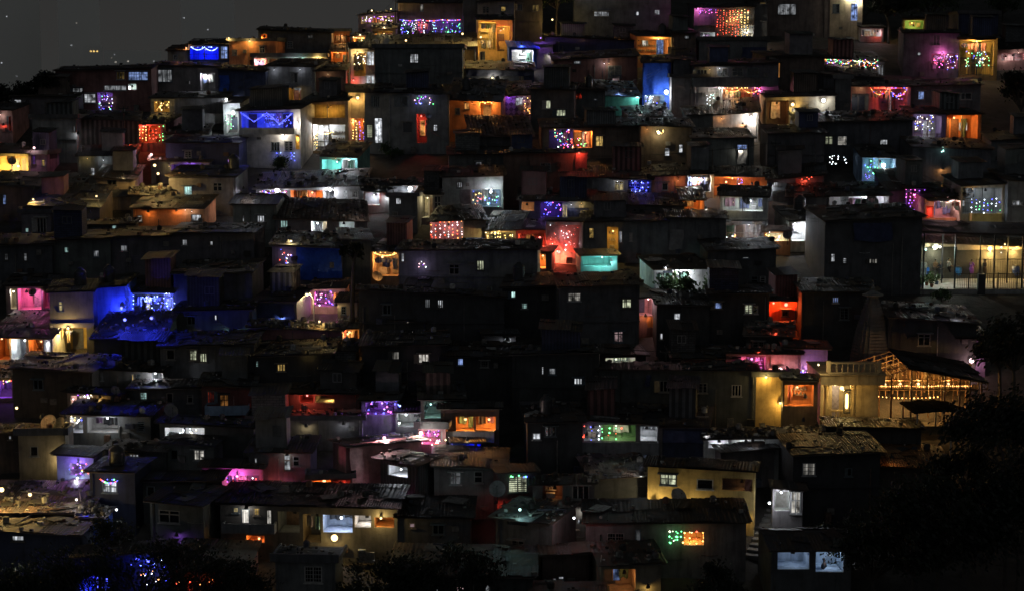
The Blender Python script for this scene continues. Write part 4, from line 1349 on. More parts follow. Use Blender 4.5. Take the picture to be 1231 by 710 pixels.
h('low stall of tiny white bulbs', 918, 950, 277, 304, 'og', 'O 921 280 948 290 wh Y 14; S 921 279 938 289 n wrgby 5; I 947 283 -.4 .4', 's', 9, rc='tt')
h('dark grey house above white-lit room', 946, 994, 236, 270, 'dg', 'w 956 244 966 256', 's', 10, k=12)
h('dark house right of low red row', 922, 990, 160, 214, 'bk', 'S 995 187 1018 198 n w 0', 's', 8, k=6)
# --- middle band
h('grey hut with tiny teal window', 27, 62, 256, 300, 'dg', 'W 30 274 35 282 c .8; L 45 287 r 5; w 44 262 56 280', 'f', k=0)
h('low hut with pinkish strip window', 100, 164, 269, 304, 'bk', 'W 113 275 128 280 Y .7; W 134 269 141 277 c .6; L 108 255 k 1; w 150 276 157 283', 's', 9, k=10)
h('dark house with cyan and white windows', 64, 134, 288, 340, 'bk', 'W 77 297 83 304 c .8; W 112 301 119 309 w .6', 's', 7)
h('dark house with one broken lit window', 134, 206, 284, 334, 'bk', 'W 145 295 153 302 w .45; W 189 277 193 280 w .6', 's', 8)
h('unlit left edge house with faint windows', -14, 64, 294, 346, 'bk', 'W 5 305 10 313 w .15; W 28 304 33 314 w .15', 's', 8, k=6)
h('broad dark house with twin pale windows', 206, 306, 280, 334, 'bk', 'W 219 288 225 295 w .45; W 252 290 256 295 w .7; W 302 300 304 312 w .3', 's', 7, k=10)
h('dark windowless house right of blue porch', 210, 304, 328, 388, 'bk', 'W 220 319 224 323 w .5', 's', 9)
h('dark hut with violet star net', 624, 714, 241, 276, 'dg', 'O 627 243 642 254 og W 3; O 650 243 676 262 nv v 7 plain; S 653 243 675 260 n vbmb 5; W 676 246 682 262 Y .7; T 683 250 708 262 nv', 's', 7, k=10)
h('dark house with teal shutters below plum wall', 714, 822, 246, 280, 'bk', 'w 730 256 740 266; w 770 256 780 266', 's', 7, k=14)
h('pink room behind bead light curtains', 517, 559, 265, 304, 'pk', 'O 519 267 556 295 pk p 7 plain; S 519 266 555 292 c roprwo 5', 's', 9, k=8)
h('grey wall house with blue sheet below', 557, 584, 264, 306, 'gr', 'T 556 286 584 301 bl; I 573 294 -.5 .38', 's', 9)
h('yellow bulb-lined room with grey parapet', 583, 622, 276, 308, 'tn', 'O 585 279 617 295 wh y 24; S 584 278 617 286 n yYy 9; I 588 298 -.6 .5', 's', 12, rc='rl')
h('red room with bright lamp', 620, 660, 276, 310, 'rd', 'O 623 281 657 299 rd r 60 648 285; W 634 284 640 297 o .5; W 641 284 645 297 o .6; S 624 299 656 302 h roy 2', 's', 8)
h('house with red-lit plastic-sheeted wall', 656, 700, 266, 316, 'wh', 'L 663 318 o 40 2.2; L 672 303 r 50 1.2; L 662 312 r 40; S 658 271 696 302 n rpw 4; T 658 270 697 303 pk', 's', 8)  # red lamps and fairy lights added to redden the sheet
h('dark house with yellow-lit barred porch', 700, 802, 266, 316, 'dg', 'W 708 274 714 287 y .6; O 730 273 743 305 oc y 22 737 277; W 744 278 748 292 w .4; W 757 280 760 290 o .3', 's', 8, k=8)
h('black house with pale hanging sheet', 802, 872, 262, 318, 'bk', 'T 805 276 821 300 gr', 's', 8)
h('stall with orange glow beside plastic-sheeted wall', 642, 663, 303, 334, 'bk', 'O 645 305 656 323 og o 30', 's', 7, depth=3)
h('turquoise low wall stall', 698, 742, 307, 334, 'tl', 'O 701 309 735 320 tl c 30; L 735 313 w 6', 's', 8, depth=3)
h('hut half covered by blue tarpaulin', 328, 412, 296, 350, 'dg', 'T 357 297 411 338 bl; S 336 299 352 319 n bwpbr 4; L 350 290 Y 24', 's', 13, rc='rl', k=26)
h('black shed behind bare trunk', 412, 446, 288, 346, 'bk', '', 's', 8)
h('clothes stall glowing orange', 446, 483, 302, 342, 'tn', 'O 448 305 479 332 tn o 40 462 308; S 449 304 478 309 f oy 4; I 453 333 -.5 .42; C 450 309 478 311', 's', 9, rc='rl', k=12)
h('long dark house with round fairy wreath', 480, 646, 300, 366, 'dg', 'W 482 304 486 315 w .6; S 503 312 512 327 n pvbw 4; W 573 313 582 325 n .8; w 540 318 552 330', 's', 9, k=20, depth=4)
h('small house with white-lit wall behind tree', 786, 852, 323, 370, 'wh', 'O 789 326 830 348 wh w 60; L 800 322 w 14', 's', 10)
h('unlit house behind the leafy tree', 850, 932, 300, 352, 'bk', 'W 893 309 900 311 w .6; w 903 332 911 341; w 914 332 920 341', 's', 8)
h('dark hut with two pale corner windows', 604, 672, 344, 404, 'bk', 'W 611 350 620 358 c .7; W 627 364 634 371 c .5', 's', 8)
h('tall dark house with curtained top window', 672, 768, 343, 432, 'dg', 'W 683 352 698 362 W .3; W 748 359 759 370 n .9; W 738 398 749 411 p .3', 's', 7)
h('narrow tower with pink upper room', 766, 789, 357, 402, 'pk', 'O 768 359 786 379 pk p 26; T 778 380 786 393 og; L 776 379 o 4', 's', 8)
h('dark house with bright lower window', 789, 852, 366, 424, 'bk', 'W 810 376 818 384 w .9; W 786 400 790 408 w .3; W 793 400 797 408 w .5', 's', 8)
h('dark house with pale blue window', 852, 924, 352, 414, 'bk', 'W 855 363 868 371 k .7; W 895 366 905 377 n .7; w 905 367 911 377', 's', 8)
h('little hut lit glowing orange red', 920, 964, 361, 394, 'fr', 'L 945 366 f 90 1.3; L 930 364 f 30; w 940 372 948 380', 's', 12)  # lamp light makes the red; wall colour deepened toward it
h('dark hut roofed below the orange hut', 896, 952, 402, 440, 'bk', 'L 932 398 r 3; w 905 410 918 430', 's', 16, 0, depth=5, rc='rl', k=22)
h('broad black house left of lit courtyard', 990, 1106, 263, 352, 'bk', 'W 997 305 1004 315 w .7; W 1013 310 1018 317 w .6; W 1045 311 1055 317 W .7; T 1026 268 1072 290 nv', 's', 8, k=24, depth=7)
h('dim house with slanting window by temple', 963, 1052, 350, 414, 'bk', 'W 1001 357 1008 364 k .8; W 1036 372 1044 386 w .9; w 1010 370 1020 384', 's', 7)
h('black house with sloping roof behind pavilion', 1066, 1172, 384, 450, 'bk', 'w 1104 401 1118 415; L 1150 378 w 3', 's', 10, -4, k=24)
h('pale wall with pink lamp beside trees', 1150, 1184, 406, 450, 'pu', 'L 1168 433 p 26 2.2; O 1153 414 1166 436 wh p 5', 's', 8)
h('magenta-lit terrace house with plants', 872, 962, 424, 466, 'pk', 'O 880 428 920 449 pk m 30; L 926 446 f 50 1.8; L 912 420 r 6 1.3; L 938 444 p 40 1.6; I 887 441 -.6 .55; I 899 441 -.6 .55; S 906 443 922 449 n bv 3; L 950 446 p 16 1.8', 's', 10, k=14)
h('violet parapet house beside balustrade', 942, 994, 418, 464, 'pu', 'O 946 444 990 450 wh p 26; W 952 431 955 434 w .9; L 978 446 v 14 1.6; S 948 446 988 449 h wpbv 5', 's', 8)
# --- left middle
h('magenta and cream rooms above tin roofs', 8, 65, 343, 380, 'dg', 'O 12 347 20 371 cr W 16; O 21 347 50 372 pk m 34; L 32 350 y 12; O 51 349 62 371 pk m 12; I 40 352 -.4 .3', 's', 7, k=10)
h('dark box house over yellow-lit porch', 62, 114, 350, 430, 'dg', 'W 70 362 76 374 Y .4; O 65 394 105 428 oc y 66 84 403', 's', 9, 0, depth=4)
h('house with bright blue-lit side', 112, 152, 344, 402, 'lb', 'L 146 370 b 90', 's', 10, 4, depth=4)  # blue lamp added here to colour the wall
h('porch drenched in blue fairy light', 151, 209, 350, 386, 'wh', 'O 152 354 198 378 wh b 70 open; S 152 355 160 377 c ck 2; S 172 355 204 377 n bkb 12; D 167 357 174 376 W .6; L 202 360 b 16 1.4; S 198 352 210 380 n bkw 5', 's', 12, k=6)
h('shed with blue-washed corrugated roof', 114, 197, 404, 448, 'dg', 'L 182 382 b 80; L 150 384 b 70; W 119 435 130 438 W .3', 's', 22, 2, depth=5, rc='rl', k=40)  # both blue lamps added to light the roof
h('long veranda house with orange and white rooms', -10, 64, 404, 444, 'wh', 'O -4 406 12 432 og o 20; O 13 407 32 433 wh w 26; O 34 408 52 431 og o 14; O 53 408 62 430 wh w 8; I 8 440 -.9 .3', 's', 16, depth=6, rc='rl', k=10)
h('hut with violet room at left edge', -12, 17, 454, 482, 'pu', 'O -4 457 15 478 pu v 16; S 0 456 15 461 n gro 4', 's', 14, depth=5, rc='rl', k=16)
h('brownish blank cement house', 17, 112, 444, 500, 'br', 'w 40 456 52 468', 's', 9, k=18)
h('house with three thin lit windows', 110, 197, 444, 484, 'gr', 'W 121 447 124 457 Y .7; W 158 449 161 460 y 1.0; O 182 446 195 460 wh w 20; w 163 449 168 460', 's', 13, depth=6, k=30)
h('grey house with cream cluttered window', 194, 306, 414, 474, 'gr', 'W 228 420 237 433 n .7; W 240 424 249 435 n .6; W 303 432 309 441 c .8; w 200 420 210 432', 's', 10, k=16)
h('dark house with square white pane', 212, 304, 372, 412, 'dg', 'W 257 378 261 385 w .95; O 276 396 291 407 gr c 10; W 283 398 289 406 c .6; L 214 401 Y 3; L 250 400 Y 5; w 225 380 235 390', 's', 9, k=14)
h('low house with teal lit opening', 158, 244, 466, 508, 'dg', 'W 168 471 177 480 c .6; w 200 472 208 484; w 225 474 232 484', 's', 9, k=8)
h('hut with white and pink cluttered front', 82, 146, 472, 512, 'tn', 'O 85 475 112 491 pk W 22; S 88 474 110 486 n wYv 3; L 120 476 y 4; I 138 470 -.3 .3', 's', 8, k=8)
h('house with two dim red windows', 243, 306, 463, 510, 'rd', 'W 249 470 258 484 r .25; W 264 474 275 488 o .12; B 246 488 300 497 lb', 's', 8, k=6)
h('long veranda house full of white clutter', 80, 182, 498, 552, 'gr', 'O 84 501 100 520 wh w 14; O 104 501 142 520 wh w 20; S 84 498 98 506 n yYb 3; W 128 503 137 514 c .5; w 165 506 174 518; I 205 494 -.5 .45', 's', 8, depth=5, k=12)
h('house with white-lit open corner room', 193, 306, 510, 560, 'dg', 'O 198 512 246 528 wh w 34 223 515; S 228 514 240 524 n Yw 1', 's', 7, depth=5, k=14)
h('mud-coloured hut with ochre-lit roof', -14, 84, 518, 566, 'br', 'L 78 500 y 10; L 20 490 y 30; L 50 500 o 12; O -6 492 12 506 wh p 6; I 59 508 .3 .5; I 71 511 .3 .5; W 10 523 14 528 w .6', 's', 17, depth=6, rc='tt', k=18)
h('hut tented in blue plastic', 306, 357, 361, 398, 'dg', 'T 309 364 355 383 nv; L 338 380 k 8', 's', 10, mat='tarp', name='tarp_hut', k=6)
h('pinkish low hut below street lamp', 300, 412, 394, 434, 'pk', 'L 384 386 y 20; O 352 396 376 399 pk y 2', 's', 15, depth=6, rc='rl', k=46)
h('tan tower hut beside bare trunk', 406, 430, 362, 398, 'tn', 'w 410 368 416 378; L 404 366 Y 5', 's', 8)
h('tiny bright orange and pink shop', 404, 433, 394, 422, 'og', 'O 406 397 430 414 pk o 40; S 406 396 416 412 n prw 5; L 418 401 y 14', 's', 9, k=6)
h('magenta fairy-lit stall by street lamp', 374, 415, 346, 374, 'pk', 'O 378 350 400 368 pu m 20; S 378 350 400 367 n mvbpw 8; O 401 352 412 360 rd o 16', 's', 9)
h('wide dark house behind bare trunk', 432, 606, 352, 426, 'bk', 'W 526 360 533 370 w .7; W 511 359 517 370 w .15; w 460 366 470 378', 's', 8, k=14, depth=5)
h('hut patched with dark blue tarp', 470, 513, 385, 424, 'dg', 'T 473 386 511 412 nv; L 490 384 W 4', 's', 9, mat='tarp', name='tarp_hut')
h('long black house with paired dim windows', 436, 536, 414, 482, 'bk', 'W 467 422 480 432 W .25; W 503 425 516 436 W .6', 's', 7, k=10)
h('black house with violet curtained window', 536, 628, 428, 484, 'bk', 'W 550 430 557 439 k .7; w 578 433 587 441; W 585 398 590 402 w .1', 's', 8, k=10)
h('hut with lit doorway and twin bulbs', 582, 620, 402, 436, 'dg', 'W 590 412 598 425 w .4; W 607 406 614 418 w .35; L 610 407 w 5', 's', 8)
h('white brick hut among dark roofs', 398, 428, 420, 458, 'wh', '', 's', 12, mat='brick', k=14)
h('dark house with yellow window pane', 306, 400, 426, 480, 'bk', 'W 333 437 343 446 y .7; W 304 433 311 441 c .7; L 370 424 y 3', 's', 9, k=18)
h('hut glowing red under low roof', 348, 432, 472, 508, 'dg', 'O 360 474 377 484 rd r 22; O 379 475 402 484 tn y 8', 's', 9, k=10)
h('long low cement parapet house', 300, 436, 504, 540, 'gr', 'L 368 511 Y 5; L 413 508 w 3', 'f', k=16)
h('house with violet fairy-lit upper room', 435, 478, 480, 532, 'gr', 'O 439 483 474 498 pu v 26; S 440 483 472 498 n vbmcb 8; S 474 480 485 490 n bk 2', 's', 8)
h('white tube-lit room beside violet room', 476, 509, 494, 534, 'gr', 'O 478 497 506 513 wh w 22; W 487 498 495 501 w 1.2', 's', 8)
h('greenish-lit house with pale awning', 506, 556, 479, 540, 'gr', 'O 510 482 530 502 gr c 14; W 532 484 550 490 c .5; L 548 486 c 8', 's', 8)
h('house with amber-lit plant terrace', 530, 600, 490, 556, 'br', 'O 548 500 570 518 og o 34; O 572 500 596 517 og o 30; B 530 518 594 530 gr', 's', 9)
h('pink fairy-lit nook behind cement wall', 503, 536, 514, 566, 'pk', 'O 505 517 532 534 pk m 16; S 505 516 532 534 n vbrmwp 9; S 524 523 540 532 n WYw 4', 'f', k=0)
h('small hut with blue barrel-shaped side', 544, 578, 530, 572, 'bl', 'L 572 534 b 8; L 562 527 Y 3', 's', 9)
h('very long dark house with cream window', 616, 720, 424, 508, 'bk', 'W 651 440 654 450 w .7; W 660 442 668 450 w .3; W 690 454 700 462 w .9; w 715 451 727 463', 's', 7, k=10, depth=6)
h('hut with greenish-white lit eaves', 720, 776, 425, 456, 'bk', 'O 728 430 764 439 wh n 16; W 744 431 760 438 n .7', 's', 8)
h('long dark house with three dark windows', 720, 908, 444, 512, 'dg', 'w 793 457 807 471; w 840 460 850 472; w 880 462 891 476; T 776 450 782 464 nv', 's', 8, k=14, depth=2.0)
h('dark hut with row of four lit panes', 808, 884, 430, 462, 'bk', 'W 832 437 855 447 n .9', 's', 8, k=10)
h('yellow-lit blank wall below magenta terrace', 906, 946, 452, 514, 'oc', 'L 938 484 y 30; L 921 453 y 30', 'f', k=4, depth=2.0)
h('curtained orange stall beside balustrade', 940, 982, 456, 520, 'br', 'O 942 462 978 488 og o 28; L 968 476 o 10', 's', 12, k=14, depth=2.4)
h('white-cornered house under mossy roof', 846, 990, 524, 574, 'wh', 'O 852 526 876 538 wh w 9; O 880 526 920 538 wh w 8; L 966 504 y 12; L 980 523 y 22; L 850 521 w 5', 't', 36, 1, depth=5, rc='rf', k=50)
h('house with green-lit striped front', 698, 796, 506, 562, 'gr', 'O 702 511 722 530 dg w 5; S 702 511 720 530 c rbw 3; O 723 510 764 530 gn n 14; S 724 512 748 530 c gr 0; W 719 512 723 530 w .7; O 770 512 790 530 wh w 8; B 698 531 792 546 dg; S 726 546 780 549 h wk 4', 's', 9)
h('dark house with small square light', 634, 700, 506, 572, 'bk', 'W 640 520 650 528 w .7; w 655 512 668 524', 's', 8, k=10)
h('dark house hung with navy curtains', 796, 850, 512, 566, 'nv', 'T 798 516 846 532 nv', 's', 10, k=8)
h('dark hut with slit of light near steps', 866, 930, 540, 584, 'gr', 'W 878 529 886 540 w .7; L 905 528 w 8', 's', 9)
# --- foot of the hill
h('tall tan cement house at left', 24, 80, 522, 582, 'tn', 'L 72 552 Y 20; w 36 536 46 548', 'f', k=6)
h('hut under brightest yellow roof', -20, 108, 614, 668, 'oc', 'L 2 588 y 190 1.3; L 36 594 y 60; L 92 600 W 14; O -10 575 5 590 tl w 8', 's', 17, -1, depth=6, rc='rl', k=50)
h('house with violet framed bright window', 70, 114, 546, 604, 'lb', 'O 83 556 102 571 wh v 14; S 84 556 102 572 n vvwb 6; S 98 557 108 570 n rygo 3; L 93 574 w 18; O 84 581 108 600 wh w 12; S 94 586 108 604 n rpg 2', 's', 9)
h('dark violet house with starry window', 110, 164, 566, 640, 'nv', 'W 123 578 141 592 w .9; S 121 576 143 582 f brgb 4', 's', 9)
h('blue box hut with rubble roof', 98, 128, 620, 672, 'bl', 'L 104 616 b 12; L 140 612 w 14', 's', 16, depth=5, rc='rl', k=30)
h('dark house with small white bottom window', -16, 98, 638, 704, 'nv', 'W 14 643 29 650 w .9', 's', 8, k=10)
h('dim lilac house with dark barred window', 182, 246, 604, 674, 'dg', 'w 191 612 216 629; L 212 642 v 5; W 199 641 217 643 p .5', 's', 10, yaw=-14)
h('long dark-roofed house beside lilac house', 162, 268, 576, 628, 'bk', 'w 176 584 186 596', 's', 10, depth=6)
h('dark house with barred white vent', 128, 200, 540, 584, 'dg', 'W 155 545 167 552 w .4', 's', 8, k=8)
h('dark house with broken lit shutter', 198, 258, 533, 584, 'gr', 'W 233 540 246 553 W .5; w 205 540 214 552', 's', 8, k=8)
h('veranda lined with magenta bulbs', 244, 316, 560, 606, 'pu', 'O 248 571 312 586 pk m 34; S 256 571 276 582 n bvw 5; S 278 573 312 584 n rmbvrw 8; L 287 583 r 30 1.4; L 262 580 m 20; L 308 582 f 20', 's', 9)
h('grey house with pale open door', 300, 374, 542, 600, 'dg', 'W 306 550 309 558 w .9; W 341 545 350 565 w .4; w 352 548 360 560; L 345 545 W 5; S 314 580 350 587 n vrmw 5; L 330 584 f 16; L 360 580 m 8', 's', 9)
h('hut glowing red behind mesh', 372, 424, 574, 612, 'rd', 'O 374 577 398 590 og o 50; O 400 577 422 590 rd r 12', 'f', k=2)
h('cement house with long pinkish tarp wall', 416, 507, 532, 588, 'pk', 'T 420 533 505 574 pk; L 506 520 W 90; L 462 526 p 140; L 480 508 w 14', 's', 3, 0, depth=9, yaw=33, rc='rl', k=8)  # L lamps added so the long wall shows bright
h('grey walled house with hanging curtains', 458, 504, 554, 614, 'dg', 'O 466 558 490 574 wh w 16; O 464 589 496 597 wh p 16; L 472 592 m 8; L 560 548 w 8', 's', 8, 0, depth=9, yaw=-34, k=8, mat='tin')
h('dark house with orange glow below', 522, 608, 560, 620, 'gr', 'W 541 567 554 582 w .18; w 570 566 580 580; O 525 596 556 603 og o 30', 's', 12, depth=6, k=4)
h('house with yellow-green lit window and dish', 598, 644, 566, 632, 'rd', 'W 611 572 634 591 n .9; I 598 588 -.6 .5; L 596 603 r 4; L 606 604 r 2; S 610 570 634 575 n bg 2', 's', 9)
h('grey house with dark open upper floor', 640, 714, 580, 642, 'gr', 'O 652 582 676 600 rd o 1.5; w 688 582 708 600; L 700 612 W 7', 's', 11, depth=6, k=10)
h('shed lit by white string in lane', 712, 782, 572, 616, 'dg', 'L 757 552 w 10; L 770 568 w 8', 's', 14, depth=6, rc='rl', k=30)
h('ochre house with bright window and red curtain', 778, 906, 561, 634, 'oc', 'W 794 569 813 583 n 1.0; w 838 575 857 588; O 868 574 906 590 bk o 1 plain; T 896 575 903 590 rd; I 815 597 -.5 .5; L 786 604 Y 50; L 835 612 Y 26; L 895 618 y 8', 's', 16, -.5, depth=6, rc='rz', k=2, yaw=-12)
h('broad dark-roofed house with yellow strands', 704, 896, 626, 694, 'gr', 'O 822 639 846 655 og y 22; S 804 638 809 652 c gn 2; S 812 638 818 652 c g 2; S 822 638 845 654 c yro 4; W 764 636 770 655 w .15; w 730 640 750 660', 's', 11, 0, depth=6, rc='rk', k=10)
h('hut with teal-lit sheet roof and grey wall', 596, 664, 624, 690, 'gr', 'L 625 612 c 26; O 610 626 634 632 wh Y 10; L 697 626 r 8; L 690 622 w 14; w 615 648 630 662; W 700 622 702 640 o .4', 's', 12, 0, depth=6, yaw=-24, rc='rl', k=22)
h('low hut with orange-brown lit eave', 652, 708, 664, 712, 'br', 'O 664 657 696 668 og o 8; W 671 692 678 706 w .8; W 664 694 669 706 w .2', 's', 10, depth=4)
h('bottom hut with planked orange door', 722, 794, 676, 744, 'tn', 'O 726 684 764 712 tn o 9; D 742 688 752 708 k .4; L 779 704 y 7', 's', 10, k=12)
h('wide two storey veranda house at foot', 266, 478, 606, 672, 'dg', 'W 280 609 287 616 Y .5; D 290 611 300 628 W .8; W 305 610 312 619 y .5; D 320 612 327 629 W .6; L 296 609 W 7; O 334 614 360 640 dg Y 2; O 364 617 386 652 br y 5; O 388 618 424 640 lb w 34; O 426 619 446 634 wh W 9; O 450 621 474 634 og y 22; C 366 618 384 620; B 266 629 330 640 dg; O 296 643 318 652 og o 22; L 402 646 y 30 2.4', 's', 12, -.8, depth=4, rc='rz', k=10)
h('dark annex right of the wide veranda house', 478, 566, 620, 674, 'dg', 'W 492 628 499 634 p .25; w 520 630 534 642', 's', 12, -1, depth=3.6, rc='rz', k=6)
h('bottom grey house with dark glazed window', 332, 404, 674, 752, 'gr', 'w 366 680 387 700', 'f', k=14, depth=2.5)
h('bottom dark house with three tiny lights', 470, 640, 690, 760, 'bk', 'W 524 705 527 712 w .5; W 548 704 558 711 p .9; W 583 702 589 712 w .3', 's', 8, k=14)
h('dark house with dim grey window by steps', 952, 1056, 544, 628, 'bk', 'W 965 556 980 571 W .16; w 1016 562 1024 572', 's', 8, depth=5)
h('hut with white-lit shelves by steps', 928, 964, 586, 644, 'gr', 'O 931 590 949 614 wh w 20; L 925 604 w 26; W 951 590 962 617 W .7', 's', 8, depth=3)  # L lamp added to light the steps alongside
h('hut with two pale grey lit panels', 926, 1022, 658, 734, 'dg', 'O 935 663 973 684 lb w 4 plain; O 981 661 1014 687 lb w 7 plain', 'g', 12, depth=4)
h('dim house with rusty roof among trees', 1054, 1140, 560, 616, 'br', 'W 1066 541 1071 553 w .6; L 1072 548 o 3', 's', 14, depth=6, rc='ru')
h('black hut with warm-edged roof before balustrade', 992, 1106, 513, 566, 'bk', 'w 1040 530 1050 540', 's', 4, depth=2.4, rc='rz', k=6)
h('dark hut at foot between trees', 640, 726, 712, 770, 'bk', '', 's', 8)
h('blue-lit house behind bottom trees', 92, 206, 664, 728, 'nv', 'S 156 668 204 682 n bbkb 14; S 158 670 202 680 n bbk 6; S 164 684 200 704 n bwo 4; S 96 690 132 712 n b 8; O 94 690 130 712 lb b 14; L 178 674 b 24', 's', 8)
h('red-lit stall behind the bottom trees', 206, 296, 684, 744, 'rd', 'O 212 696 268 712 rd r 10; S 206 694 270 704 n ro 4; L 20 672 W 10', 's', 8)
h('pavilion back rooms with barred fronts', 1112, 1240, 293, 294, 'tn', 'O 1113 296 1132 328 gn n 50; O 1134 296 1150 330 og y 40; O 1153 302 1176 325 dg Y 8; O 1179 302 1196 326 oc y 30; O 1200 300 1232 326 br y 30; L 1190 299 y 70 1.8; L 1122 297 n 40; L 1222 297 y 14; S 1200 296 1206 318 n wW 0; T 1122 290 1127 300 wh', 't', 14, depth=3, rc='tt', k=0, yaw=0)
HOUSES[-1]['drop'] = 2.2
# ---------------------------------------------------------------- houses
limit_depths()
for H in HOUSES:
    build_house(H)
KZ[0] = 1.0


def at_z(u, v, z):
    d = ray(u, v)
    return CAM + d * ((z - CAM.z) / d.z)


class Frame:
    """Local axes of a free-standing structure whose front meets the hill at photo row vb."""
    def __init__(s, uc, vb, yaw=0.0):
        s.P = G(uc, vb)
        s.yaw = R(yaw)
        s.ex, s.ey = Vector((math.cos(s.yaw), math.sin(s.yaw), 0)), Vector((-math.sin(s.yaw), math.cos(s.yaw), 0))
        s.mw = Matrix.Translation(s.P) @ Matrix.Rotation(s.yaw, 4, 'Z')

    def __call__(s, u, v, off=0.0):
        d = ray(u, v)
        t = (s.P + s.ey * off - CAM).dot(s.ey) / d.dot(s.ey)
        q = CAM + d * t - s.P
        return q.dot(s.ex), q.z


def baluster_row(root, x0, x1, z0, z1, y, step, color, name='balustrade'):
    b = MB()
    b.box(x0, x1, y - .1, y + .1, z0, z0 + .1)
    b.box(x0 - .04, x1 + .04, y - .12, y + .12, z1 - .12, z1)
    n = max(2, int((x1 - x0) / step))
    hh = z1 - z0 - .22
    for i in range(n):
        x = x0 + (i + .5) * (x1 - x0) / n
        b.lathe([(.05, 0), (.05, .06), (.035, .1), (.08, hh * .35), (.075, hh * .45), (.035, hh * .8), (.05, hh * .9), (.05, hh)], (x, y, z0 + .1), 8)
    for x in (x0, x1):
        b.box(x - .13, x + .13, y - .13, y + .13, z0 + .101, z1 + .08)
    return b.build(name, M['plaster'], root, color)


# --- balustrade house beside the temple
fr = Frame(1024, 528)
cream = (0.46, 0.34, 0.18)
root = empty('balustrade_house', fr.P, 0, 'cream house with stone balustrade on its flat roof beside the temple', 'house', 'houses packed on the hillside')
xl, xr = fr(992, 500)[0], fr(1056, 500)[0]
zt, zs_ = fr(1024, 449)[1], fr(1024, 456)[1]
b = MB()
b.box(xl, xr, 1.9, 2.05, -1.5, zs_ - .3)
b.box(xr - .15, xr, .2, 1.895, -1.5, zs_ - .3)
b.box(xl, xr, 2.06, 4.6, -1.5, zs_ - .3)
b.box(xl, xr, .2, .35, -1.5, fr(1000, 506)[1])
xm_ = fr(1030, 480)[0]
b.box(xm_, xr - .151, .2, .35, fr(1000, 506)[1] + .003, zs_ - .3)
b.build('wall', M['plaster'], root, cream)
b = MB()
b.box(xl - .4, xr + .3, -.4, 4.8, zs_ - .298, zt - .02)
b.box(xl - .5, xr + .4, -.5, 4.9, zt - .018, zt + .06)
b.build('roof', M['plaster'], root, cream)
x, z = fr(984, 438, -1.0); build_lamp(root, (x, -1.0, z), 'Y', 26, .8)  # lamp added at the left to light the balusters
baluster_row(root, xl + .1, xr - .1, zt + .062, fr(1024, 434)[1], -.2, .34, cream)
zf0, zf1 = fr(1000, 507)[1], fr(1000, 493)[1]
b = MB(); b.box(xl, xm_ - .01, .36, 1.89, zf0 - .2, zf0); b.build('floor_slab', M['plaster'], root, cream)
baluster_row(root, fr(997, 500)[0], fr(1021, 500)[0], zf0, zf1, .28, .3, cream)
for u in (994, 1026):
    x = fr(u, 480)[0]
    b = MB()
    b.lathe([(.2, 0), (.2, .15), (.15, .22), (.15, zs_ - .6 - zf0), (.2, zs_ - .5 - zf0), (.22, zs_ - .31 - zf0)], (x, .28, zf0), 10)
    b.build('column', M['plaster'], root, cream)
b = MB()
x0, z0_ = fr(1000, 495, 1.85); x1, z1_ = fr(1009, 463, 1.85)
b.box(x0, x1, 1.84, 1.895, zf0, z1_); b.build('door', M['frame'], root, (0.3, 0.25, 0.3))
x, z = fr(1012, 466, -.1); build_lamp(root, (x, -.1, z), 'y', 34, 1.5)
x, z = fr(1004, 462, 1.2); build_lamp(root, (x, 1.2, z), 'Y', 20, .9, False)
x, z = fr(1018, 480, -.35)
b = MB(); b.box(x - .22, x + .22, -.5, -.2, z - .9, z - .85); b.box(x - .25, x + .25, -.53, -.17, z + .62, z + .68)
for dx in (-.2, .2):
    for dy in (-.48, -.22): b.box(x + dx - .015, x + dx + .015, dy - .015, dy + .015, z - .849, z + .619)
b.box(x - .06, x + .06, -.195, .195, z - .2, z - .1)
lo = b.build('lantern', M['steel'], root)
b = MB(); b.lathe([(.06, 0), (.1, .1), (.1, .9), (.06, 1.0)], (x, -.35, z - .6), 10); b.build('lantern_glass', BEAD['y'], lo)
point_light('lantern_glow', (x, -.75, z), 'y', 46, lo, .15)

# --- temple spire
fr = Frame(1047, 440)
root = empty('temple_spire', fr.P, R(12), 'dark curved temple spire rising behind the balustrade house', 'temple')
Hs = fr(1047, 350)[1]
Wb = abs(fr(1024, 430)[0] - fr(1070, 430)[0]) / 2
b = MB()
lv = 22
for i in range(lv):
    q0, q1 = i / lv, (i + 1) / lv
    w = Wb * (1 - q0 ** 1.5 * .78) * .96
    for k, (sx, sy) in enumerate(((1, .62), (.62, 1), (.86, .86))):
        b.box(-w * sx, w * sx, -w * sy, w * sy, Hs * .93 * q0 + k * .002, Hs * .93 * q1 - .03 + k * .002)
    b.box(-w * .9, w * .9, -w * .9, w * .9, Hs * .93 * q1 - .028, Hs * .93 * q1 - .001)
b.build('tower', M['concrete'], root, (0.13, 0.13, 0.13))
b = MB()
b.lathe([(.5, Hs * .93), (.75, Hs * .945), (.75, Hs * .96), (.45, Hs * .975), (.5, Hs * .98), (.3, Hs), (.08, Hs + .1), (.16, Hs + .25), (.03, Hs + .5), (.03, Hs + .8)], (0, 0, 0), 14)
b.build('finial', M['concrete'], root, (0.2, 0.2, 0.19))
b = MB()
b.box(-Wb * 1.15, Wb * 1.15, -Wb * 1.15, Wb * 1.15, -2.5, -.002)
b.build('shrine_room', M['concrete'], root, (0.3, 0.3, 0.29))

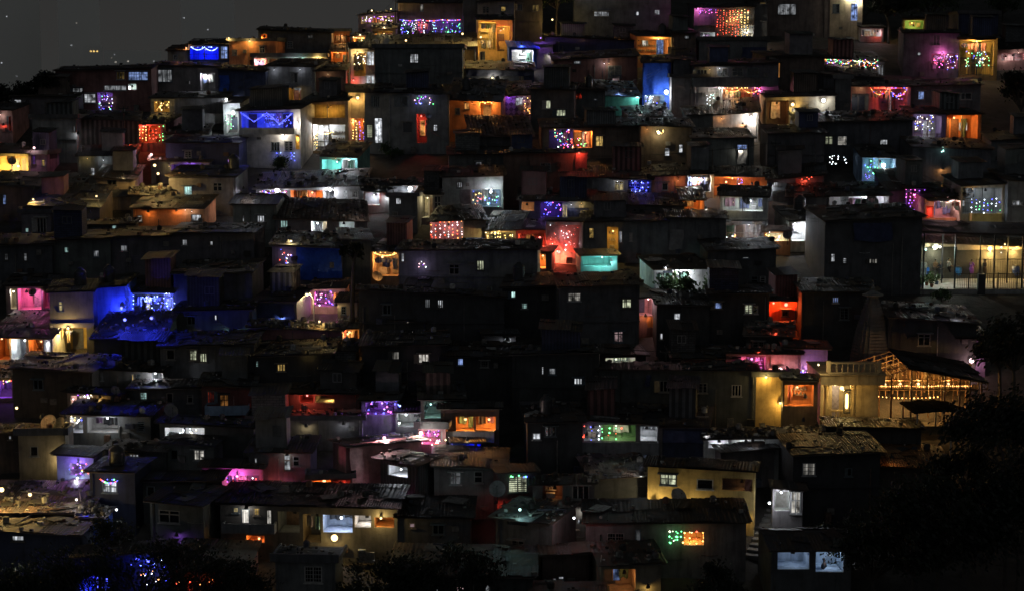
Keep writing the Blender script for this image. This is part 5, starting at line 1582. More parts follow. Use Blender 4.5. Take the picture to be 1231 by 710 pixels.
# --- truss-roofed hall with amber light
fr = Frame(1110, 514)
root = empty('truss_hall', fr.P, 0, 'open steel-framed hall lit amber under a dark gable canopy', 'hall')
pts = [(1042, 456), (1090, 441), (1186, 458)]
X = [fr(u, v)[0] for u, v in pts]; Z = [fr(u, v)[1] for u, v in pts]
rb = MB()
for i in (0, 1):
    def zf(x, y, i=i):
        return Z[i] + (Z[i + 1] - Z[i]) * (x - X[i]) / (X[i + 1] - X[i]) + y * .06
    if i == 0:
        continue
    vs = []
    for dz in (0, .05):
        for (x, y) in ((X[i], -.5), (X[i + 1], -.5), (X[i + 1], 5.5), (X[i], 5.5)):
            vs.append((x, y, zf(x, y) + dz))
    rb.add(vs, [(0, 3, 2, 1), (4, 5, 6, 7), (0, 1, 5, 4), (1, 2, 6, 5), (2, 3, 7, 6), (3, 0, 4, 7)])
    roof_sheets(rb, X[i], X[i + 1], -.6, 5.6, lambda x, y: zf(x, y) + .05)
rb.build('canopy', M['sheet'], root, (0.04, 0.04, 0.04))
for y in (-.3, 5.2):
    for u in (1046, 1070, 1094, 1134, 1152, 1164, 1178):
        x = fr(u, 480)[0]
        zz = (Z[0] + (Z[1] - Z[0]) * (x - X[0]) / (X[1] - X[0]) if x < X[1] else Z[1] + (Z[2] - Z[1]) * (x - X[1]) / (X[2] - X[1])) + y * .06
        b = MB(); b.box(x - .05, x + .05, y - .05, y + .05, -1.2, zz)
        b.build('post', M['frame'], root, (0.1, 0.05, 0.03) if y < 0 else (0.6, 0.42, 0.22))  # front posts dark as silhouettes, rear posts coloured as if lamp-lit
b = MB()
for y in (-.3, 2.4, 5.2):
    zb_ = fr(1100, 462)[1] + y * .06
    b.tube([(X[0], y, zb_ - .25), (X[2], y, zb_ - .25)], .035, 5)
    xs_ = [X[0] + (X[2] - X[0]) * i / 10 for i in range(11)]
    for i, x in enumerate(xs_):
        zz = (Z[0] + (Z[1] - Z[0]) * (x - X[0]) / (X[1] - X[0]) if x < X[1] else Z[1] + (Z[2] - Z[1]) * (x - X[1]) / (X[2] - X[1])) + y * .06
        if zz - zb_ + .25 > .1:
            b.tube([(x, y, zb_ - .25), (x, y, zz)], .025, 4)
            if i < 10:
                b.tube([(x, y, zz), (xs_[i + 1], y, zb_ - .25)], .02, 4)
def ztop(x, y):
    return (Z[0] + (Z[1] - Z[0]) * (x - X[0]) / (X[1] - X[0]) if x < X[1] else Z[1] + (Z[2] - Z[1]) * (x - X[1]) / (X[2] - X[1])) + y * .06
b.build('truss', M['frame'], root, (0.16, 0.08, 0.04))
b = MB()
for y in (-.3, .8, 1.9, 3.0, 4.1, 5.2):
    b.tube([(X[0], y, ztop(X[0], y) - .06), (X[1], y, ztop(X[1], y) - .06), (X[2], y, ztop(X[2], y) - .06)], .035, 5)
for i in range(9):
    x = X[0] + (X[2] - X[0]) * i / 8
    b.tube([(x, -.3, ztop(x, -.3) - .09), (x, 5.2, ztop(x, 5.2) - .09)], .03, 5)
for zz in (.9, 1.7, 2.4):
    b.tube([(X[0], 5.0, zz), (X[2], 5.0, zz)], .03, 5)
b.build('purlin_frame', M['frame'], root, (0.5, 0.3, 0.14))  # orange colour carries the lamp light on the beams
for i in range(10):
    x = X[0] + .35 + (X[2] - X[0] - .5) * i / 9
    for y in (1.4, 4.6):
        xx = x + (.3 if y > 2 else 0)
        b = MB(); b.box(xx - .03, xx + .03, y - .03, y + .03, .251, ztop(xx, y) - .1)
        b.build('post', M['frame'], root, (0.55, 0.33, 0.16))  # inner posts tinted with the hall's amber light
zb_ = fr(1100, 470)[1]
b = MB(); b.box(X[0], X[2] + .5, 5.6, 5.8, -1, Z[2] + .3)
for i in range(9):
    x = X[0] + .6 + i * 1.0
    b.box(x, x + .5, 5.54, 5.598, 0, 2.0)
b.build('back_wall', M['plaster'], root, (0.3, 0.2, 0.1))
b = MB(); b.box(X[0] - .3, X[2] + .3, -.6, 5.59, -1.5, .25); b.build('floor_slab', M['concrete'], root, (0.1, 0.085, 0.06))
for u, p in ((1064, 42), (1082, 50), (1104, 46), (1140, 44)):
    x, z = fr(u, 461, 2.5); build_lamp(root, (x, 2.5, z), 'o' if u in (1082, 1140) else 'y', p, .9, False)
Hh = dict(mw=fr.mw, label='amber-lit truss hall by the temple')
make_string(Hh, root, fr, 1056, 476, 1132, 483, 'h', list('oyoo'), 14, .6)
make_string(Hh, root, fr, 1050, 463, 1170, 466, 'h', list('oo'), 6, 2.6)

# --- railed pavilion terrace on the right
fp = Frame(1170, 347)
root = empty('terrace_pavilion', fp.P, 0, 'open terrace pavilion with thin steel posts, sheet canopy and iron railing', 'pavilion')
PX0, PX1 = fp(1104, 340)[0], fp(1262, 340)[0]
b = MB(); b.box(PX0, PX1, -.3, 8.6, -2.5, 0.0); b.build('terrace_floor', M['concrete'], root, (0.3, 0.29, 0.27))
rz0, rz1 = fp(1110, 279)[1], fp(1240, 283)[1]
xa, xb = fp(1106, 279)[0], fp(1262, 282)[0]
def zf(x, y):
    return rz0 + (rz1 - rz0) * (x - xa) / (xb - xa) + y * .12 - .04 * (x - xa) * (xb - x) * .1
rb = MB()
vs = [(x, y, zf(x, y) + dz) for dz in (0, .16) for (x, y) in ((xa, -.5), (xb, -.5), (xb, 4.2), (xa, 4.2))]
rb.add(vs, [(0, 3, 2, 1), (4, 5, 6, 7), (0, 1, 5, 4), (1, 2, 6, 5), (2, 3, 7, 6), (3, 0, 4, 7)])
roof_sheets(rb, xa, xb, -.6, 4.3, lambda x, y: zf(x, y) + .17)
rb.build('canopy', M['sheet'], root, (0.09, 0.088, 0.085))
for u in (1110, 1148, 1195, 1229):
    for y in (0, 4.0):
        x = fp(u, 320)[0]
        b = MB(); b.box(x - .05, x + .05, y - .05, y + .05, 0, zf(x, y)); b.build('post', M['steel'], root)
b = MB()
rt = fp(1190, 329)[1]
x0 = fp(1148, 330)[0]
for i in range(int((PX1 - x0) / .15)):
    x = x0 + i * .15
    b.box(x - .012, x + .012, -.2, -.176, .05, rt)
b.box(x0, PX1, -.21, -.166, rt, rt + .05); b.box(x0, PX1, -.21, -.166, .02, .07)
for u in (1164, 1178, 1199, 1222):
    x = fp(u, 330)[0]; b.box(x - .04, x + .04, -.23, -.15, 0, rt + .12)
b.build('railing', M['steel'], root)
b = MB(); zz = fp(1190, 312, 4)[1]; b.box(fp(1190, 312)[0], PX1, 3.9, 3.95, zz, zz + .05)
for i in range(30):
    x = fp(1190, 312)[0] + i * .2; b.box(x, x + .015, 3.915, 3.935, 0, zz)
b.build('railing', M['steel'], root)
b = MB(); x = fp(1178, 337)[0]; b.box(x - .28, x + .28, -.6, -.24, -.4, rt + .02); b.build('pier', M['plaster'], root, (0.05, 0.05, 0.05))
x, z = fp(1190, 300, 6.8); 
for (u, v, y, c, p) in ((1113, 300, 3.5, 'c', 50), (1130, 297, 3.0, 'W', 70), (1208, 294, 4.0, 'y', 24)):  # lamps added under the canopy to brighten the terrace
    x, z = fp(u, v, y); build_lamp(root, (x, y, z), c, p, .8, False)


def on_terrace(u, v):
    p = at_z(u, v, fp.P.z)
    p.y = min(max(p.y, fp.P.y + .1), fp.P.y + 7.6)
    return p


# water drums
def drum(u, v, color, label, r=.3, hh=.9):
    p = on_terrace(u, v)
    p.x = fp.P.x + fp(u, v, p.y - fp.P.y)[0]
    root = empty('water_drum', p, rnd.uniform(0, 6), label, 'drum', 'water drums on the terrace')
    b = MB()
    b.lathe([(r * .92, 0), (r, .04), (r, hh * .32), (r * 1.05, hh * .34), (r, hh * .36), (r, hh * .64), (r * 1.05, hh * .66), (r, hh * .68), (r * .97, hh * .96), (r * .8, hh)], (0, 0, 0.002), 18)
    b.build('barrel', M['plastic'], root, color, True)
    b = MB(); b.lathe([(r * .84, 0), (r * .84, .06), (r * .3, .09)], (0, 0, hh), 18); b.build('lid', M['plastic'], root, (0.05, 0.05, 0.06), True)


drum(1113, 330, (0.02, 0.12, 0.5), 'bright blue plastic drum beside the left pavilion post')
drum(1101 + 8, 327, (0.12, 0.13, 0.14), 'tall dark grey water drum left of the blue drum', .4, 1.25)
drum(1152, 327, (0.03, 0.16, 0.4), 'blue drum just right of the second pavilion post')
drum(1221, 325, (0.05, 0.1, 0.35), 'dull blue drum by the far right pavilion post', .33, 1.0)


# people
def skin_mesh(name, verts, edges, radii, mat, parent, color=None, sub=1):
    me = bpy.data.meshes.new(name)
    me.from_pydata(verts, edges, [])
    o = bpy.data.objects.new(name, me)
    COL.objects.link(o)
    o.parent = parent
    me.materials.append(mat)
    mo = o.modifiers.new('Skin', 'SKIN')
    mo.use_smooth_shade = True
    if not me.skin_vertices:
        pass
    for i, r in enumerate(radii):
        sv = me.skin_vertices[0].data[i]
        sv.radius = (r, r) if not isinstance(r, tuple) else r
        sv.use_root = (i == 0)
    o.modifiers.new('Subdivision', 'SUBSURF').levels = sub
    o.modifiers[-1].render_levels = sub + 1
    if color: o.color = (*color, 1)
    return o


def person(p, face, label, top, bottom, dress=False, arm=(0.25, 0.15), stride=.14, hgt=1.65, lean=0.0):
    root = empty('person', p, face, label, 'person', 'people on the hillside')
    k = hgt / 1.7
    s = stride
    J = dict(pel=(0, 0, .95), wai=(0, .01 - lean * .3, 1.1), che=(0, -lean * .7, 1.3), nec=(0, -lean, 1.45), hd0=(0, -.02 - lean, 1.52), hd1=(0, -.02 - lean, 1.64),
             hl=(-.1, 0, .9), kl=(-.11, -s * .7, .5), al=(-.11, -s * .4, .08), tl=(-.12, -s * .4 - .17, .03),
             hr=(.1, 0, .9), kr=(.11, s * .2, .5), ar=(.11, s, .08), tr=(.12, s - .16, .03),
             sl=(-.19, -lean, 1.38), el=(-.26, -arm[0] * .3, 1.1), wl=(-.24, -arm[0], .88 + arm[0] * .5), ml=(-.23, -arm[0] - .06, .82 + arm[0] * .6),
             sr=(.19, -lean, 1.38), er=(.27, -arm[1] * .3, 1.1), wr=(.25, -arm[1], .88 + arm[1] * .5), mr=(.24, -arm[1] - .06, .82 + arm[1] * .6))
    rad = dict(pel=(.14, .1), wai=(.12, .09), che=(.15, .1), nec=.05, hd0=(.062, .07), hd1=(.075, .09), hl=.08, kl=.055, al=.038, tl=(.035, .025), hr=.08, kr=.055, ar=.038, tr=(.035, .025),
               sl=.06, el=.042, wl=.03, ml=(.035, .02), sr=.06, er=.042, wr=.03, mr=(.035, .02))
    E = [('pel', 'wai'), ('wai', 'che'), ('che', 'nec'), ('nec', 'hd0'), ('hd0', 'hd1'), ('pel', 'hl'), ('hl', 'kl'), ('kl', 'al'), ('al', 'tl'), ('pel', 'hr'), ('hr', 'kr'), ('kr', 'ar'), ('ar', 'tr'),
         ('che', 'sl'), ('sl', 'el'), ('el', 'wl'), ('wl', 'ml'), ('che', 'sr'), ('sr', 'er'), ('er', 'wr'), ('wr', 'mr')]
    def part(name, keys, grow, mat, col=None, over=None):
        ix = {a: i for i, a in enumerate(keys)}
        ed = [(ix[a], ix[b_]) for a, b_ in E if a in ix and b_ in ix]
        rr = []
        for a in keys:
            r = (over or {}).get(a, rad[a])
            r = r if isinstance(r, tuple) else (r, r)
            rr.append((r[0] * k + grow, r[1] * k + grow))
        return skin_mesh(name, [tuple(c * k for c in J[a]) for a in keys], ed, rr, mat, root, col)
    part('body', list(J), 0, M['skin'])
    part('shirt', ['wai', 'che', 'sl', 'el', 'sr', 'er', 'pel'], .022, M['cloth'], top)
    if dress:
        b = MB()
        b.lathe([(.15 * k, 1.05 * k), (.2 * k, .85 * k), (.24 * k, .5 * k), (.3 * k, .12 * k)], (0, 0, 0), 16)
        b.build('skirt', M['cloth'], root, bottom, True)
    else:
        part('trousers', ['pel', 'hl', 'kl', 'al', 'hr', 'kr', 'ar'], .02, M['cloth'], bottom)
    b = MB()
    hx, hy, hz = J['hd1']
    b.ball((hx * k, (hy + .025) * k, (hz + .015) * k), .088 * k, 0, 10, 7, 1.05)
    if dress:
        b.ball((hx * k, (hy + .1) * k, (hz - .06) * k), .055 * k, 0, 8, 6)
    b.build('hair', M['hair'], root, None, True)
    b = MB()
    b.add([(0, (hy - .115) * k, (hz - .04) * k), (-.014 * k, (hy - .088) * k, (hz - .045) * k), (.014 * k, (hy - .088) * k, (hz - .045) * k), (0, (hy - .088) * k, hz * k)], [(0, 1, 3), (0, 3, 2), (0, 2, 1)])
    b.build('nose', M['skin'], root)
    b = MB()
    for dx in (-.03, .03): b.ball((dx * k, (hy - .09) * k, (hz - .0) * k), .01 * k, 0, 6, 4)
    b.box(-.022 * k, .022 * k, (hy - .096) * k, (hy - .085) * k, (hz - .078) * k, (hz - .07) * k)
    b.build('face', M['hair'], root)
    return root


for (u, v, fc, lab, top, bot, dr, hg) in (
        (1140, 334, R(100), 'person in white shirt and dark trousers standing near second pavilion post', (0.6, 0.6, 0.58), (0.03, 0.03, 0.04), False, 1.68),
        (1131, 336, R(-60), 'person in black clothes facing the man in white', (0.02, 0.02, 0.025), (0.02, 0.02, 0.03), False, 1.62),
        (1124, 333, R(30), 'person in brown shirt beside the cluttered stall', (0.2, 0.12, 0.07), (0.08, 0.07, 0.06), False, 1.6),
        (1168, 322, R(120), 'person in long purple dress in middle of terrace', (0.22, 0.06, 0.35), (0.2, 0.05, 0.32), True, 1.58),
        (1184, 324, R(-80), 'person in long dark dress near the terrace lamp', (0.05, 0.04, 0.04), (0.05, 0.035, 0.03), True, 1.6)):
    p = on_terrace(u, v)
    p.x = fp.P.x + fp(u, v, p.y - fp.P.y)[0]
    person(p, fc, lab, top, bot, dr, hgt=hg, arm=(rnd.uniform(.05, .35), rnd.uniform(.05, .3)))
# stall table with goods on the terrace
tp = on_terrace(1122, 331)
root = empty('goods_table', tp + Vector((-.2, 1.0, 0)), 0, 'cluttered goods table under bright lamp by the drums', 'table')
b = MB(); b.box(-.9, .9, -.35, .35, .72, .78); b.build('table_top', M['frame'], root, (0.3, 0.2, 0.12))
for x in (-.82, .82):
    for y in (-.28, .28):
        b = MB(); b.box(x - .03, x + .03, y - .03, y + .03, 0, .719); b.build('leg', M['frame'], root, (0.2, 0.14, 0.1))
for i in range(14):
    b = MB(); x = -.8 + i * .12; r = rnd.uniform(.04, .08); hh = rnd.uniform(.12, .4)
    b.lathe([(r, 0), (r, hh * .7), (r * .4, hh * .85), (r * .4, hh)], (0, 0, 0), 10)
    o = b.build('goods_jar', M['plastic'], None, rnd.choice(CLOTHC), True)
    o.location = root.location + Vector((x, rnd.uniform(-.2, .2), .782))
    tag(o, 'small coloured jar standing on the cluttered goods table', 'jar', 'jars on the goods table')

# person seated inside the bottom panel-lit hut
Hx = [q for q in HOUSES if q['label'].startswith('hut with two pale grey')][0]
pq = Hx['mw'] @ Vector((.55, .9, 0))
u_, v_ = 990, 684
d_ = ray(u_, v_); q = CAM + d_ * ((pq.y - CAM.y) / d_.y)
person(Vector((q.x, pq.y, q.z - 1.0)), R(60), 'person in dark shirt standing inside the right pale-lit panel room', (0.04, 0.04, 0.05), (0.03, 0.03, 0.04), False)

# potted plants crowding the left end of the terrace
for i, (du, v) in enumerate(((1096, 340), (1102, 343), (1108, 345), (1099, 346), (1114, 343), (1120, 345), (1126, 342), (1118, 339))):
    p = on_terrace(du, v); p.x = fp.P.x + fp(du, v, p.y - fp.P.y)[0]
    p.x = max(p.x, fp.P.x + PX0 + .25)
    lab = ['leafy pot plant at the left corner of the terrace', 'spiky pot plant near the terrace corner', 'pot plant before the blue drum', 'low pot plant at the terrace edge',
           'tall pot plant right of the blue drum', 'bushy pot plant by the first railing post', 'pot plant left of the standing people', 'pot plant behind the bushy one'][i]
    root = empty('potted_plant', p, rnd.uniform(0, 6), lab, 'plant', 'pot plants on the terrace')
    b = MB(); b.lathe([(.11, 0), (.16, .26), (.17, .28), (.14, .28), (.13, .24)], (0, 0, 0), 10); b.build('pot', M['plastic'], root, rnd.choice([(0.3, 0.12, 0.07), (0.4, 0.38, 0.36), (0.1, 0.15, 0.3)]))
    b = MB()
    for _ in range(90):
        q = Vector((rnd.gauss(0, .16), rnd.gauss(0, .16), .3 + abs(rnd.gauss(.25, .2))))
        n_ = Vector((rnd.gauss(0, 1), rnd.gauss(0, 1), rnd.gauss(0, .8))).normalized(); t_ = n_.orthogonal().normalized(); w_ = n_.cross(t_)
        s_ = rnd.uniform(.06, .14)
        b.add([q - t_ * s_, q + w_ * s_ * .4, q + t_ * s_, q - w_ * s_ * .4], [(0, 1, 2, 3)])
    b.tube([(0, 0, .2), (.02, 0, .6)], .015, 5)
    b.build('leaves', M['leaf'], root)

# --- dark canopy on posts in front of the hall
fr = Frame(1150, 560)
root = empty('canopy_shelter', fr.P, 0, 'dark sagging canopy on thin posts in front of the amber hall', 'canopy')
xa, za = fr(1100, 500); xb, zb_ = fr(1190, 500)
def zf(x, y):
    q = (x - xa) / (xb - xa)
    return za + .35 * (1 - (2 * q - .8) ** 2 * .8) - .9 * max(0, q - .6) - y * .02
b = MB()
b.sheet(lambda p, q: (xa + (xb - xa) * p, q * 4.5, zf(xa + (xb - xa) * p, q * 4.5) + .04 * math.sin(p * 30)), 24, 5)
b.sheet(lambda p, q: (xa + (xb - xa) * p, q * 4.5, zf(xa + (xb - xa) * p, q * 4.5) - .05), 24, 5)
b.build('canopy', M['felt'], root)
for x in (xa + .2, (xa + xb) / 2, xb - .3):
    for y in (.2, 4.2):
        b = MB(); b.box(x - .045, x + .045, y - .045, y + .045, -1.3, zf(x, y) - .06); b.build('post', M['frame'], root, (0.3, 0.29, 0.27))

# --- steps beside the ochre house
p0, p1 = G(914, 672), G(946, 604)
root = None
b = MB()
n = 11
ang = math.atan2(p1.x - p0.x, p1.y - p0.y)
L_ = (Vector((p1.x, p1.y, 0)) - Vector((p0.x, p0.y, 0))).length
for i in range(n):
    y = L_ * i / n
    b.box(-1.0, 1.0, y, y + L_ / n + .35, (p1.z - p0.z) * i / n - .6, (p1.z - p0.z) * (i + 1) / n - .002 * i)
o = b.build('stone_steps', M['concrete'], None, (0.17, 0.165, 0.155))
o.location = p0; o.rotation_euler = (0, 0, -ang)
tag(o, 'flight of worn stone steps climbing beside the ochre house', 'steps')

# --- street lamp
P = G(377, 390)
fr = Frame(377, 390)
root = empty('street_lamp', P, 0, 'short street lamp with curved arm lighting a patch of roofs', 'street lamp')
x, z = fr(377, 356); hx, hz = fr(369, 353)
b = MB(); b.tube([(x, 0, -1), (x, 0, z - .3), (x - .1, 0, z), (hx + .15, 0, hz + .12)], .06, 8); b.build('pole', M['frame'], root, (0.4, 0.38, 0.33))
b = MB(); b.lathe([(.05, .0), (.2, .02), (.12, .14), (.03, .18)], (hx, 0, hz + .02), 10); sh = b.build('lamp_shade', M['frame'], root, (0.3, 0.3, 0.28))
b = MB(); b.ball((hx, 0, hz - .04), .12, 0, 8, 6); b.build('bulb', BULB['Y'], sh)
point_light('street_glow', (hx, -.25, hz - .2), 'Y', 130, sh, .08)
o = MB(); x2, z2 = fr(359, 378)
o.tube([(hx, .02, hz + .1), ((hx + x2) / 2 - .1, .02, (hz + z2) / 2 - .2), (x2, .02, z2)], .018, 4)
o = o.build('overhead_cable', M['cable']); o.matrix_world = fr.mw
tag(o, 'slack cable dropping from the street lamp to a roof', 'cable', 'overhead cables')

# --- poles and overhead cables
def pole(u, vt, vb, label):
    fr = Frame(u, vb)
    z = fr(u, vt)[1]
    root = empty('utility_pole', fr.P, 0, label, 'pole', 'poles among the houses')
    b = MB(); b.tube([(0, 0, -1), (0, 0, z)], .07, 7, 0, .05); b.build('shaft', M['steel'], root)
    b = MB(); b.box(-.5, .5, -.04, .04, z - .25, z - .17)
    for x in (-.42, 0, .42): b.lathe([(.035, 0), (.05, .06), (.03, .12)], (x, 0, z - .168), 7)
    b.build('crossarm', M['steel'], root)
    return fr.P + Vector((0, 0, z - .1))


tops = [pole(476, -2, 60, 'thin pole at crest beside the roof terrace'), pole(417, 42, 90, 'thin pole beside the amber corner pavilion'),
        pole(150, 128, 190, 'thin pole among dark huts on left shoulder'), pole(548, 176, 226, 'thin pole at end of long grey house'),
        pole(932, 170, 216, 'thin pole above the right middle roofs'), pole(606, 392, 440, 'thin pole above the twin bulb hut'),
        pole(800, 420, 470, 'thin pole behind the row of lit panes')]
for a, b_, lab in ((0, 1, 'cable sagging from the crest pole to the amber pavilion pole'), (1, 3, 'cable running down from the amber pavilion pole'),
                   (1, 2, 'long cable crossing the left shoulder roofs'), (3, 4, 'long cable crossing above the middle roofs'),
                   (5, 6, 'low cable between the two lower poles')):
    p, q = tops[a], tops[b_]
    mb = MB()
    sag = (q - p).length * .035
    mb.tube([p.lerp(q, i / 14) - Vector((0, 0, sag * 4 * (i / 14) * (1 - i / 14))) for i in range(15)], .018, 4)
    tag(mb.build('overhead_cable', M['cable']), lab, 'cable', 'overhead cables')

# more sagging service cables between the houses
def point_on(u, v, vb):
    fr = Frame(u, vb); x, z = fr(u, v)
    return fr.P + Vector((0, 0, z))


for (p, q, lab) in (((288, 132, 190), (363, 124, 182), 'cable from the blue balcony roof to the olive house'), ((540, 114, 182), (640, 112, 146), 'cable from the long grey house to the lattice house'),
                    ((690, 110, 160), (806, 76, 128), 'cable rising to the blue tarpaulin hut'), ((955, 148, 186), (1020, 106, 140), 'cable between the four-window house and the shrine'),
                    ((1077, 190, 228), (1154, 224, 272), 'cable from the light-net hut to the curtained room'), ((468, 238, 276), (532, 214, 264), 'cable from the black cube house to the balcony'),
                    ((622, 278, 304), (700, 268, 312), 'cable above the red room'), ((95, 188, 222), (182, 196, 216), 'cable beside the violet lamp house on left shoulder'),
                    ((672, 345, 428), (766, 358, 400), 'cable along the tall dark house'), ((922, 240, 290), (990, 264, 345), 'cable over the low stall of white bulbs'),
                    ((1012, 468, 528), (1046, 476, 514), 'cable from the balustrade lamp to the hall')):
    p, q = point_on(*p), point_on(*q)
    mb = MB()
    sag = (q - p).length * rnd.uniform(.03, .07)
    for k in (0, 1):
        mb.tube([p.lerp(q, i / 12) - Vector((0, 0, k * .12 + sag * (1 + .4 * k) * 4 * (i / 12) * (1 - i / 12))) for i in range(13)], .016, 4)
    tag(mb.build('overhead_cable', M['cable']), lab, 'cable', 'overhead cables')

# ---------------------------------------------------------------- trees and bushes
def hpx(u, vt, vb):
    return Frame(u, vb)(u, vt)[1]


def T(name, label, u, vt, vb, cr, n, leaf=.16, mat='leafd', group=None, cat='tree', **k):
    return tree(name, label, u, vb, hpx(u, vt, vb), cr, n, leaf, mat, cat=cat, group=group, **k)


T('leafy_tree', 'low round black tree at the far left skyline', 16, 96, 142, 2.4, 2600, .2, group='trees on the crest')
T('leafy_tree', 'taller dark tree left of the skyline house', 57, 85, 142, 1.7, 2200, .2, group='trees on the crest')
T('leafy_tree', 'small dark tree between the two left skyline trees', 37, 98, 142, 1.6, 1600, .2, group='trees on the crest')
T('leafy_tree', 'tree with amber-lit leaves at the top of the hill', 668, -22, 50, 2.3, 2600, .17, 'leaf', group='trees on the crest')
T('leafy_tree', 'spreading tree above the small yellow verandah', 1118, -24, 48, 3.2, 3200, .18, 'leaf', group='trees on the crest')
T('leafy_tree', 'dark tree left of the small yellow verandah', 1068, -10, 52, 2.2, 2000, .18, group='trees on the crest')
T('leafy_tree', 'pale-lit tree in the top right corner', 1205, -18, 30, 2.6, 2200, .18, 'leaf', group='trees on the crest')
T('leafy_tree', 'tall black tree on right edge below the pink stall', 1222, 78, 178, 2.0, 2600, .18, group='trees in the dark corner', squash=1.3)
T('leafy_tree', 'thin-leaved tree before the white-lit wall', 832, 326, 376, 2.4, 1500, .2, 'leaf', squash=.6)
T('flowering_bush', 'dusty bush below the blue balcony house', 336, 184, 206, 1.3, 900, .12, 'leaf', trunk_r=.05, cat='bush', clumps=10, group='bushes')
T('flowering_bush', 'small bush left of the tan house doors', 470, 172, 192, 1.2, 700, .12, 'leaf', trunk_r=.05, cat='bush', clumps=10, group='bushes')
T('flowering_bush', 'green bush beside the blue-lit doorway at top right', 1040, 4, 42, 1.2, 800, .12, 'leaf', trunk_r=.05, cat='bush', clumps=10, group='bushes')
T('flowering_bush', 'low bush at the foot of the pavilion railing', 1131, 345, 360, .8, 700, .1, 'leaf', trunk_r=.04, cat='bush', clumps=10, group='bushes')
T('flowering_bush', 'magenta-lit bush on the terrace with plants', 908, 424, 452, .9, 500, .12, 'leaf', trunk_r=.04, cat='bush', clumps=9, group='bushes')
T('flowering_bush', 'bush with orange-lit leaves on the amber terrace', 575, 498, 532, .8, 400, .11, 'leaf', trunk_r=.04, cat='bush', clumps=8, group='bushes')
T('bare_trunk_tree', 'dark slim tree with bare trunk and little crown', 424, 290, 412, .9, 600, .18, trunk_r=.2, squash=1.0, clumps=8)
for lab, u, vt, vb, cr, n, lf in (
        ('dark tree at the bottom left corner', 6, 660, 772, 2.0, 2600, .13), ('loose dark tree below the small white window', 62, 652, 778, 2.2, 2400, .13),
        ('dark tree in front of the blue lights, left part', 118, 640, 786, 2.2, 1900, .12), ('tree whose leaves show blue light behind', 172, 628, 792, 2.3, 1700, .12),
        ('dark tree below the lilac house', 226, 636, 790, 2.2, 2200, .12), ('tree right of the red-lit stall', 286, 648, 786, 2.0, 2200, .13),
        ('dark tree below the starry violet window', 140, 604, 700, 1.6, 1400, .12)):
    T('leafy_tree', lab, u, vt + 6, vb, cr, int(n * 1.5), lf * .85, group='trees along the bottom edge', squash=1.25, clumps=22)
for lab, u, vt, vb, cr, n in (
        ('dark tree below the wide veranda house', 452, 656, 760, 2.2, 2600), ('black tree right of the yellow courtyard lamp', 500, 648, 766, 2.0, 2200),
        ('black tree below the orange-glow house', 560, 634, 756, 2.2, 2400), ('small tree beside the lower steps', 868, 662, 770, 1.5, 1700),
        ('dark tree behind the two lit panels', 1000, 606, 690, 1.8, 1900), ('tree in the dark right of the grey window', 1050, 596, 740, 2.2, 2200)):
    T('leafy_tree', lab, u, vt + 8, vb, cr, int(n * 1.4), .12, group='trees along the bottom edge', squash=1.2, clumps=22)
for lab, u, vt, vb, cr, n in (
        ('great black tree filling the bottom right corner', 1120, 560, 790, 4.2, 6000), ('tall black tree at the right edge below the hall', 1206, 470, 730, 3.6, 5200),
        ('black tree right of the amber hall', 1216, 380, 560, 2.6, 3400), ('black tree below the rusty roof', 1090, 600, 770, 3.2, 3600),
        ('dark tree right of the pink lamp wall', 1200, 396, 500, 2.0, 2400), ('black tree at the very bottom right', 1220, 560, 790, 3.6, 4400),
        ('black bush-like tree right of the rusty roof', 1160, 540, 690, 2.4, 3000)):
    T('leafy_tree', lab, u, vt, vb, cr, n, .17, group='trees in the dark corner')

# ---------------------------------------------------------------- ground
FLATS = [(fp.P.x + PX0 - .5, fp.P.x + PX1 + 3, fp.P.y - .6, fp.P.y + 8.4, fp.P.z - .35)]
RIDGE = [(-400, 126), (70, 122), (200, 116), (270, 96), (320, 84), (430, 62), (480, 44), (560, 20), (700, -30), (1231, -44), (1800, -60)]


def ridge_v(u):
    for (a, va), (b, vb) in zip(RIDGE, RIDGE[1:]):
        if u <= b:
            q = min(1, max(0, (u - a) / (b - a)))
            return va + (vb - va) * q
    return RIDGE[-1][1]


def ground_z(x, y):
    if y < 5:
        return plane_z(5)
    u = CU + F * x / max(y, 1) / 1.0
    yr = G(CU, ridge_v(u)).y
    if y <= yr:
        z = plane_z(y) - .12 + .25 * noise.noise(Vector((x * .15, y * .15, 0)))
    else:
        z = plane_z(yr) - (y - yr) * .35
    for (xa, xb, ya, yb, zz) in FLATS:
        if xa < x < xb and ya < y < yb:
            z = min(z, zz)
    return max(2.0, z)


gx = [-5000, -2000, -700, -300, -160] + [-120 + 1.6 * i for i in range(151)] + [160, 300, 700, 2000, 5000]
gy = [-600, -100, 5] + [40 + 1.6 * i for i in range(150)] + [300, 330, 420, 700, 1500, 3500, 8000]
mb = MB()
w = len(gx)
mb.add([(x, y, ground_z(x, y)) for y in gy for x in gx], [(j * w + i, j * w + i + 1, (j + 1) * w + i + 1, (j + 1) * w + i) for j in range(len(gy) - 1) for i in range(w - 1)])
tag(mb.build('hillside_ground', M['ground'], None, None, True), 'dark earth hillside under the crowded houses', 'ground', None, 'structure')

